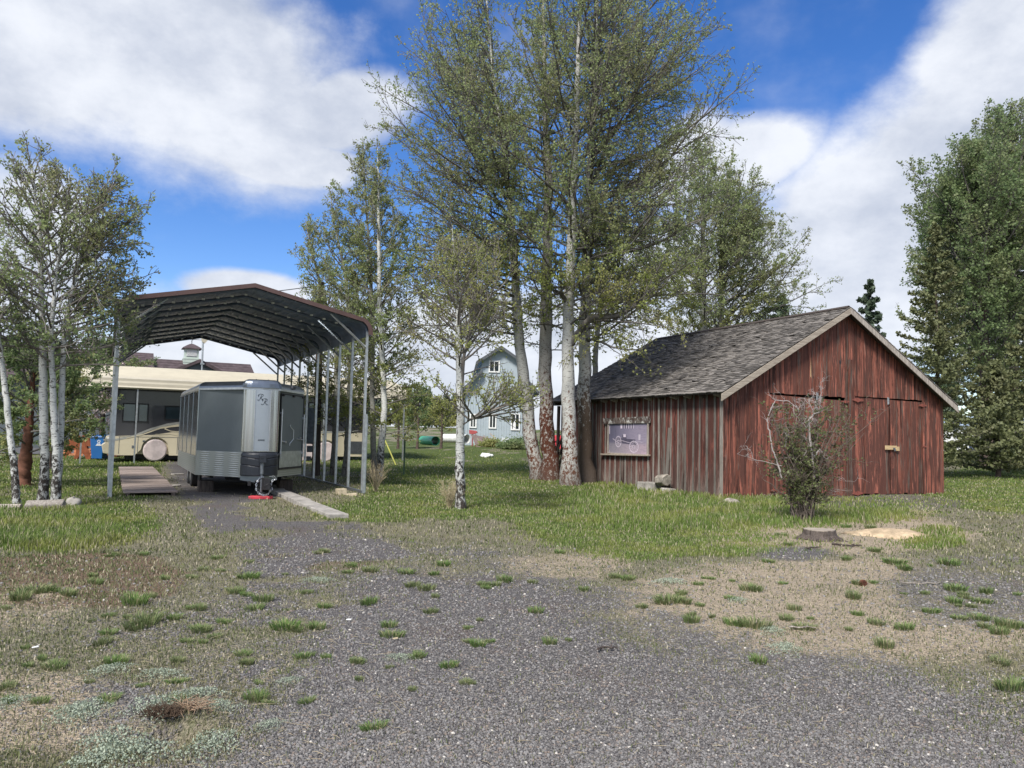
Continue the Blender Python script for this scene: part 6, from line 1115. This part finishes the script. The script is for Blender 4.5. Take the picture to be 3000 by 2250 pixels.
D1p = [(2290, 1400), (2275, 1350), (2262, 1310), (2257, 1275), (2248, 1240), (2250, 1225), (2258, 1200), (2272, 1172)]; D2p = [(2385, 1400), (2380, 1340), (2375, 1305), (2371, 1260), (2370, 1230), (2385, 1213), (2410, 1203)]
for pl, r0 in ((D1p, .018), (D2p, .028), ([(2385, 1340), (2400, 1315), (2412, 1330)], .018), ([(2385, 1213), (2375, 1190), (2368, 1170)], .012), ([(2402, 1205), (2402, 1170), (2406, 1150), (2402, 1135)], .010), ([(2250, 1235), (2243, 1228)], .012), ([(2290, 1365), (2225, 1350), (2160, 1330)], .007), ([(2272, 1172), (2310, 1175), (2335, 1195), (2340, 1210)], .010), ([(2300, 1310), (2305, 1280), (2312, 1272)], .016), ([(2355, 1345), (2360, 1325), (2370, 1300)], .014)):
    q = wig([sp_(*v, dy=-.15) for v in pl], 4*len(pl), .006); dd.add(q, r0*(1-np.linspace(0, .55, len(q))), 7)
    if pl[0][1] < 1420 and len(pl) > 2:
        for f in np.linspace(.55, 1, 7 if r0 > .02 else 4): crook(dd, q[int(f*(len(q)-1))], unit(rr.normal(size=3)+[0, 0, .3]), rr.uniform(.15, .34), .005, 2)
for k in range(18):
    c = sp_(rr.uniform(2290, 2420), rr.uniform(1160, 1240), rr.uniform(-.2, .2)); crook(dd, c, unit(rr.normal(size=3)), rr.uniform(.25, .5), .005, 1)
for k in range(14):
    c = sp_(rr.uniform(2255, 2480), rr.uniform(1320, 1470), rr.uniform(-.2, .2)); crook(dd, c, unit(rr.normal(size=3)*[1, .4, .5]), rr.uniform(.25, .5), .004, 1)
st.build('stems', M['stem'], shr); dd.build('dead_branches', M['dead'], shr)
lf = np.array(lf); lf = lf[(lf[:, 2] > .35)]; lf = lf[rr.uniform(0, 1, len(lf)) < .8]; lf = np.repeat(lf, 4, 0)+rr.normal(0, .04, (len(lf)*4, 3)); leaves_mesh('foliage', lf, .045, leafmat('shrub_leaf', (.10, .12, .045), (.15, .18, .07), (.16, .14, .08)), shr)
# stump
s0 = G(2402, 1583); t = thing('tree_stump', 'weathered grey cut tree stump in the bare sandy patch', 'stump', s0); rr_ = random.Random(3); n = 26; q = MB()
rad_ = [.215*(1+.10*math.sin(3*i/n*6.28+1)+rr_.uniform(-.05, .05)) for i in range(n)]
def ringz(k, z, j=0): return [(rad_[i]*k*math.cos(6.2832*i/n)*1.15, rad_[i]*k*math.sin(6.2832*i/n), z+rr_.uniform(-j, j)) for i in range(n)]
q.loft([ringz(1.4, -.08, .0), ringz(1.22, .03, .015), ringz(1.05, .08, .015), ringz(1, .155, .006)]); q.build('stump_bark', wood('stump_bark', [(.15, .125, .11), (.075, .06, .05), (.02, .016, .014)], (9, 9, 2), bs=1.0), t)
q = MB(); q.loft([ringz(.97, .15), ringz(.96, .165), ringz(.02, .167)]); q.build('cut_face', M['fascia'], t)
q = MB()
for i in range(9): a = i*.7+R.uniform(0, .3); q.tube([(math.cos(a)*.2, math.sin(a)*.18, .05), (math.cos(a)*.34, math.sin(a)*.3, .01), (math.cos(a+.2)*.5, math.sin(a+.2)*.42, -.03)], [.045, .03, .012], 6)
q.build('root', M['dark_wood'], t)
q = MB(); n = 22; rn = [random.Random(4+i).uniform(.85, 1.2) for i in range(n)]
q.loft([[(k_*rn[i]*.62*math.cos(6.2832*i/n), k_*rn[i]*.36*math.sin(6.2832*i/n), z+.02*math.sin(5*i+k_*9)*k_) for i in range(n)] for k_, z in ((1.2, -.05), (1.0, .0), (.8, .04), (.5, .075), (.22, .09), (.02, .092))]); o = q.build('sawdust_pile', plain('sawdust', (.44, .34, .225), .95, 0, .3, 9, .9, .1, dirt=((.22, .17, .12), .7)), smooth=True); o.location = G(2612, 1572); o.rotation_euler = (0, 0, -.15); tag(o, 'low pale yellow sawdust pile right of the tree stump', 'sawdust')
# sticks, bark scraps, pine cone
def stick(px, py, L, rz, r_, label, mat='dark_wood', name='stick'):
    p = G(px, py); q = MB(); n = 6; q.tube([(L*(i/n-.5), R.uniform(-.03, .03), .02+R.uniform(0, .015)) for i in range(n+1)], [r_*(1-.5*i/n) for i in range(n+1)], 6); q.tube([(L*.1, 0, .02), (L*.25, L*.15, .04)], r_*.5, 5); o = q.build(name, M[mat]); o.location = p; o.rotation_euler = (0, 0, rz); return tag(o, label, 'stick')
stick(2482, 1607, .42, -.25, .02, 'gnarled dark root stick lying right of the stump'); stick(2385, 1612, .3, .2, .014, 'small dark stick lying just below the stump'); stick(2700, 1718, .5, .1, .009, 'pale thin stick on the gravelly sand at the right', 'grey_wood'); stick(1780, 1907, .16, .1, .010, 'small black stick lying on the open gravel'); stick(2350, 1850, .22, -.1, .008, 'short pale twig on the sand patch', 'grey_wood')
p = G(2530, 1715); q = MB()
for k in range(60):
    a = k*2.4; z = k/60; r_ = .05*math.sin(math.pi*min(1, z*.9+.15)); q.box((z*.13-.06, r_*math.cos(a), .045+r_*math.sin(a)), (.022, .03, .008), R.uniform(-.5, .5), rx=a)
o = q.build('pine_cone', plain('cone_brown', (.15, .055, .035), .8, 0, .3, 9)); o.location = p; o.rotation_euler = (0, 0, .4); o.scale = (.65, .65, .65); tag(o, 'reddish brown pine cone lying on the sandy ground below the stump', 'pine cone')
# rocks and logs
def rock(px, py, dims, rz, label, mat='rock', seed=0, name='rock', cat='rock', group=None, z=0):
    p = G(px, py); q = MB(); q.blobby((0, 0, dims[2]*.6), dims, rough=.25, seed=seed); o = q.build(name, M[mat], smooth=True); o.location = (p.x, p.y, p.z+z); o.rotation_euler = (0, 0, rz); return tag(o, label, cat, group)
rock(2142, 1478, (.24, .16, .10), .3, 'flat grey rock at the front corner of the barn', seed=1); rock(214, 1487, (.13, .11, .13), .2, 'pale round rock in the grass near the left carport post', 'concrete', 2)
p = G(218, 1494); q = MB(); q.cyl((-.06, 0, .03), (.07, .01, .03), .032, 12); o = q.build('drink_can', M['white']); o.location = p+Vector((.06, -.1, 0)); tag(o, 'white can lying in front of the pale round rock', 'can')
p = G(137, 1497); t = thing('firewood_log', 'split grey firewood log lying at the foot of the left aspens', 'log', p+Vector((.05, -.15, 0)), .25); q = MB(); q.hexa([(-.3, -.12, .02), (-.3, .12, .0), (-.3, .14, .14), (-.3, .0, .21), (-.3, -.13, .13)], [(.32, -.10, .04), (.32, .12, .02), (.32, .13, .15), (.32, .02, .23), (.32, -.11, .16)]); q.build('wood', M['batten'], t, bevel=.02)
q = MB(); q.cyl((-1.0, .1, .07), (-.4, .05, .08), .06, 10); q.build('bark_piece', M['grey_wood'], t)
def wallpt(px, py, off): v, z = sid(px, py, -off); c, s_ = math.cos(BTH), math.sin(BTH); return Vector((BC[0]-off*c-v*s_, BC[1]-off*s_+v*c, z))
GS = 'pale blocks piled against the barn side wall'
for i, (px, py, dims, lab, nm) in enumerate([(1885, 1418, (.36, .26, .26), 'left pale cut stone block at the foot of the barn side wall', 0), (1912, 1422, (.42, .30, .28), 'middle pale stone block against the barn side wall', 0), (1957, 1432, (.40, .26, .16), 'low flat stone block under the round log by the barn wall', 0)]):
    w_ = wallpt(px, py, .28); q = MB(); q.box((0, 0, dims[2]/2), dims); o = q.build('stone_block', M['concrete'], bevel=.03); o.location = (w_.x, w_.y, H(w_.x, w_.y)-.02); o.rotation_euler = (.04, -.03, BTH+math.pi/2+.1*i); tag(o, lab, 'block', GS)
w_ = wallpt(1943, 1410, .30); t = thing('short_log', 'short fat rough barked log resting tilted on the stone blocks by the barn', 'log', (w_.x, w_.y, .28), BTH+math.pi/2-.15); q = MB(); q.tube([(-.24, 0, .04), (-.2, 0, .06), (.2, 0, .12), (.24, 0, .12)], [.15, .165, .165, .15], 14, wob=.12); q.build('log_bark', M['rock'], t); t.rotation_euler[1] = .25
# dry weed clump at the foot of the aspen
def weed(px, py, n, h, spread, mat, label, name='dry_weed', cat='weed', tips=True):
    p = G(px, py); t = thing(name, label, cat, p); T = Tubes(); P = []
    for i in range(n):
        a = rng.uniform(0, 6.28); L = h*rng.uniform(.5, 1.1); d = np.array([math.cos(a)*spread*rng.uniform(.1, 1), math.sin(a)*spread*rng.uniform(.1, 1), L]); q = np.array([[0, 0, 0], d*[.4, .4, .6], d]); T.add(q+rng.normal(0, .012, (3, 3)), [.004, .003, .002], 3)
        for k in range(3): e = q[1]+(q[2]-q[1])*rng.uniform(0, 1); f = e+rng.normal(size=3)*.06+[0, 0, .06]; T.add([e, f], [.0022, .0015], 3); P.append(f)
    T.build('stalks', mat, t, False)
    if tips: leaves_mesh('seed_heads', np.array(P), .016, M['seed'], t)
M['straw'] = plain('straw', (.42, .35, .22), .8, 0, .2, 9); M['seed'] = leafmat('seed_heads', (.5, .48, .36), (.62, .6, .5), (.4, .36, .25))
weed(1318, 1487, 90, .55, .42, M['straw'], 'dry straw coloured weed clump at the foot of the lone aspen'); weed(1100, 1440, 70, .8, .5, M['straw'], 'dry weeds round the foot of the aspen clump', tips=False); weed(2700, 1530, 14, .35, .4, M['straw'], 'few dry stalks above the sand mound')
# burrow with dead root mat
p = G(560, 2118); t = thing('uprooted_weed', 'dead brown root mat beside the small burrow in the gravel at lower left', 'dead weed', p); T = Tubes()
for i in range(110):
    a = rng.uniform(0, 6.28); r_ = rng.uniform(.02, .10); c = np.array([rng.normal(0, .04), rng.normal(0, .03), .01+rng.uniform(0, .05)]); d = np.array([math.cos(a), math.sin(a), rng.uniform(-.2, .35)])*rng.uniform(.03, .09); T.add([c, c+d*.5+rng.normal(0, .008, 3), c+d], [.0022, .002, .0012], 3)
T.build('roots', plain('root_tan', (.33, .23, .15), .85), t); T = Tubes()
for i in range(420): c = np.array([rng.normal(-.13, .045), rng.normal(-.04, .03), .0]); T.add([c, c+[rng.normal(0, .03), rng.normal(0, .03), rng.uniform(.01, .05)]], [.003, .001], 3)
T.build('root_fibres', plain('root_brown', (.085, .055, .035), .9), t)
# straw litter lying over the foreground
n = 2600; x, y = sample_px(n, -50, 3050, 1600, 2260, 1.0); q = zones(x, y); kp = rng.uniform(0, 1, n) < np.where(q[5] < 1200, .8, .25); x, y = x[kp], y[kp]; T = Tubes()
for i in range(len(x)):
    a = rng.uniform(0, 6.28); L = rng.uniform(.02, .08)*(1+(rng.uniform() < .06)*2); z = H(x[i], y[i])+.012 if y[i] < 9 else float(Hv(x[i:i+1], y[i:i+1])[0])+.015; d = np.array([math.cos(a)*L, math.sin(a)*L, rng.uniform(-.004, .012)]); c = np.array([x[i], y[i], z]); T.add([c-d/2, c+[0, 0, .004]+rng.normal(0, .003, 3), c+d/2], [.0011, .0013, .0008], 3)
o = T.build('straw_litter', M['straw'], None, False); tag(o, 'dry straw and fine twigs littering the gravel', 'litter', kind='stuff')
# grass tufts one could count: variants copied about
GT = 'grass tufts growing in the gravel yard'
def tuft_proto(seed, nb, h, sp, mat, name='grass_tuft'):
    r_ = np.random.default_rng(seed); ang = r_.uniform(0, 6.28, nb); rad = sp*np.sqrt(r_.uniform(0, 1, nb)); X = np.cos(ang)*rad; Y = np.sin(ang)*rad; hh = h*r_.uniform(.5, 1.1, nb); lean = .3+.7*rad/sp; P = np.zeros((nb, 5, 3)); wd = .0028; pa = r_.uniform(0, 6.28, nb); wx, wy = np.cos(pa)*wd, np.sin(pa)*wd; lx, ly = np.cos(ang)*hh*lean*.7, np.sin(ang)*hh*lean*.7; O = np.zeros(nb)-.008
    P[:, 0] = np.stack([X-wx, Y-wy, O], 1); P[:, 1] = np.stack([X+wx, Y+wy, O], 1); P[:, 2] = np.stack([X+wx*.8+lx*.4, Y+wy*.8+ly*.4, hh*.62], 1); P[:, 3] = np.stack([X-wx*.8+lx*.4, Y-wy*.8+ly*.4, hh*.62], 1); P[:, 4] = np.stack([X+lx, Y+ly, hh*(1.05-.4*lean)], 1)
    i = np.arange(nb)[:, None]*5; return raw_mesh(name, P.reshape(-1, 3), np.concatenate([i+[0, 1, 2], i+[0, 2, 3], i+[3, 2, 4]], 1).reshape(-1, 3), mat, np.repeat(r_.uniform(0, 1, nb), 3))
protos = [tuft_proto(100+i, 240, .10, .085, M['tuft']) for i in range(3)]; used = [False]*3
TU = [(836, 1842, 1.25), (418, 1835, 1.7), (1400, 1897, 1.4), (1610, 1888, 1.0), (2220, 1940, 1.1), (750, 2055, 1.2), (1095, 2148, .9), (1478, 1700, .9), (1800, 1690, .9), (1710, 1730, .8), (730, 1700, 1.5), (690, 1740, 1.0), (395, 1770, 1.3), (300, 1890, 1.3), (160, 1960, 1.0), (320, 2050, .9), (1080, 1770, .9), (1140, 1840, .9), (1150, 1870, 1.0), (1262, 1800, .7), (1020, 1680, .8), (1085, 1675, 1.0), (925, 1840, 1.1), (630, 1870, .9), (585, 1845, .8), (770, 1760, 1.0), (520, 1940, .8), (590, 1850, .8), (20, 2020, 1.1), (280, 1710, .9), (200, 1745, 1.0), (60, 1760, 1.1), (105, 1742, 1.2), (2210, 1838, 1.5), (2155, 1830, .9), (2025, 1820, .9), (2500, 1750, 1.2), (2200, 1730, 1.4), (1960, 1765, 1.4), (2000, 1768, 1.0), (1880, 1780, .8), (2650, 1845, .9), (2730, 1800, .8), (2870, 1820, 1.1), (2950, 1842, 1.3), (2960, 2020, 1.9), (2590, 1895, 1.1), (2930, 1945, 1.2), (2800, 1735, 1.1), (2890, 1740, 1.3), (2620, 1655, 1.6), (2780, 1660, 1.6), (2650, 1670, 1.2), (2310, 1600, 1.1), (2550, 1560, 1.3), (2480, 1550, 1.2), (2290, 1570, 1.2), (2560, 1620, 1.0), (2480, 1645, 1.2), (1030, 1660, .9), (640, 1640, .8), (950, 1620, 1.0), (1300, 1655, .9), (1640, 1620, .9), (1560, 1705, .8), (1840, 1695, .9), (1190, 1680, .9), (1250, 1730, .8), (900, 1740, .7), (1570, 1795, .8), (1665, 1880, .5), (520, 2000, .7), (1230, 1930, .8), (890, 1930, 1.0), (955, 1930, .7), (340, 1950, 1.0)]
rt_ = random.Random(8)
TU += [(rt_.uniform(-20, 1450), rt_.uniform(1620, 2080), rt_.uniform(.4, .85)) for _ in range(70)]+[(rt_.uniform(1900, 3000), rt_.uniform(1640, 1860), rt_.uniform(.4, .9)) for _ in range(34)]
for k, (px, py, s) in enumerate(TU):
    p = G(px, py); i = k % 3; lab = 'small green grass tuft rooted in the gravel and sand of the yard'
    if not used[i]: o = protos[i]; used[i] = True
    else: o = protos[i].copy(); COL.objects.link(o)
    sc = s*(.62 if p.y < 6 else .85)*R.uniform(.8, 1.15); tag(o, lab, 'grass tuft', GT); o.location = p; o.rotation_euler = (0, 0, R.uniform(0, 6.28)); o.scale = (sc*R.uniform(.9, 1.6), sc*R.uniform(.7, 1.2), sc*R.uniform(.7, 1.1))
# silvery sage mats
M['sage'] = leafmat('sage_leaf', (.27, .32, .24), (.40, .45, .35), (.22, .27, .16), .15)
def sage(seed):
    r_ = np.random.default_rng(seed); n = 900; a = r_.uniform(0, 6.28, n); rd = .125*r_.uniform(0, 1, n)**.7*(1+.35*np.sin(a*5+seed)); P = np.stack([np.cos(a)*rd*1.5, np.sin(a)*rd, .005+.045*(1-(rd/.14)**2)*r_.uniform(.2, 1, n)], 1); return leaves_mesh('sage_plant', P, .0085, M['sage'], None)
sg = [sage(1), sage(2)]; us_ = [0, 0]
for k, (px, py, s) in enumerate([(455, 2105, 1.2), (1255, 2175, 0.0), (620, 2200, 1.1), (320, 2195, 1.2), (400, 2225, 1.2), (250, 2090, 1.0), (215, 2110, 1.1), (570, 2050, 1.0), (640, 2090, .8), (320, 1972, .9), (30, 2070, .8), (845, 2000, .6), (785, 2140, .6), (1172, 1935, .7), (930, 1707, 1.0), (2300, 1905, 1.0), (1960, 1708, 1.2), (2260, 1850, .9), (2160, 1760, .8), (470, 1980, .9), (300, 2240, 1.1)]):
    if s == 0: continue
    i = k % 2; o = sg[i] if not us_[i] else sg[i].copy()
    if us_[i]: COL.objects.link(o)
    us_[i] = 1; p = G(px, py); o.location = p; o.rotation_euler = (0, 0, R.uniform(0, 6.28)); o.scale = (s, s, s); tag(o, 'low silvery grey green sage mat spreading on the stony ground', 'sage plant', 'sage mats in the gravel')
# pale scraps
GP = 'pale litter scraps on the gravel'
for k, (px, py, lab) in enumerate([(1022, 1820, 'white bone like scrap beside the tufts left of the gravel centre'), (1158, 1882, 'small tan scrap on the gravel below a grass tuft'), (103, 1908, 'white stick scrap at the left of the gravel'), (2325, 1742, 'pale curled leaf scrap on the sand'), (2790, 1705, 'white paper scrap at the right edge of the sand'), (2462, 1652, 'pale chip of wood below the stump')]):
    p = G(px, py); q = MB(); q.hexa([(-.025, -.006, .004), (.02, -.008, .005), (.022, .006, .009), (-.02, .004, .006)], [(-.023, -.004, .009), (.018, -.006, .011), (.02, .008, .015), (-.02, .007, .011)]); o = q.build('litter_scrap', M['white'] if k in (0, 2, 4) else M['straw'], bevel=.002); o.location = p+Vector((0, 0, .01)); o.rotation_euler = (0, 0, R.uniform(0, 3)); tag(o, lab, 'litter', GP)
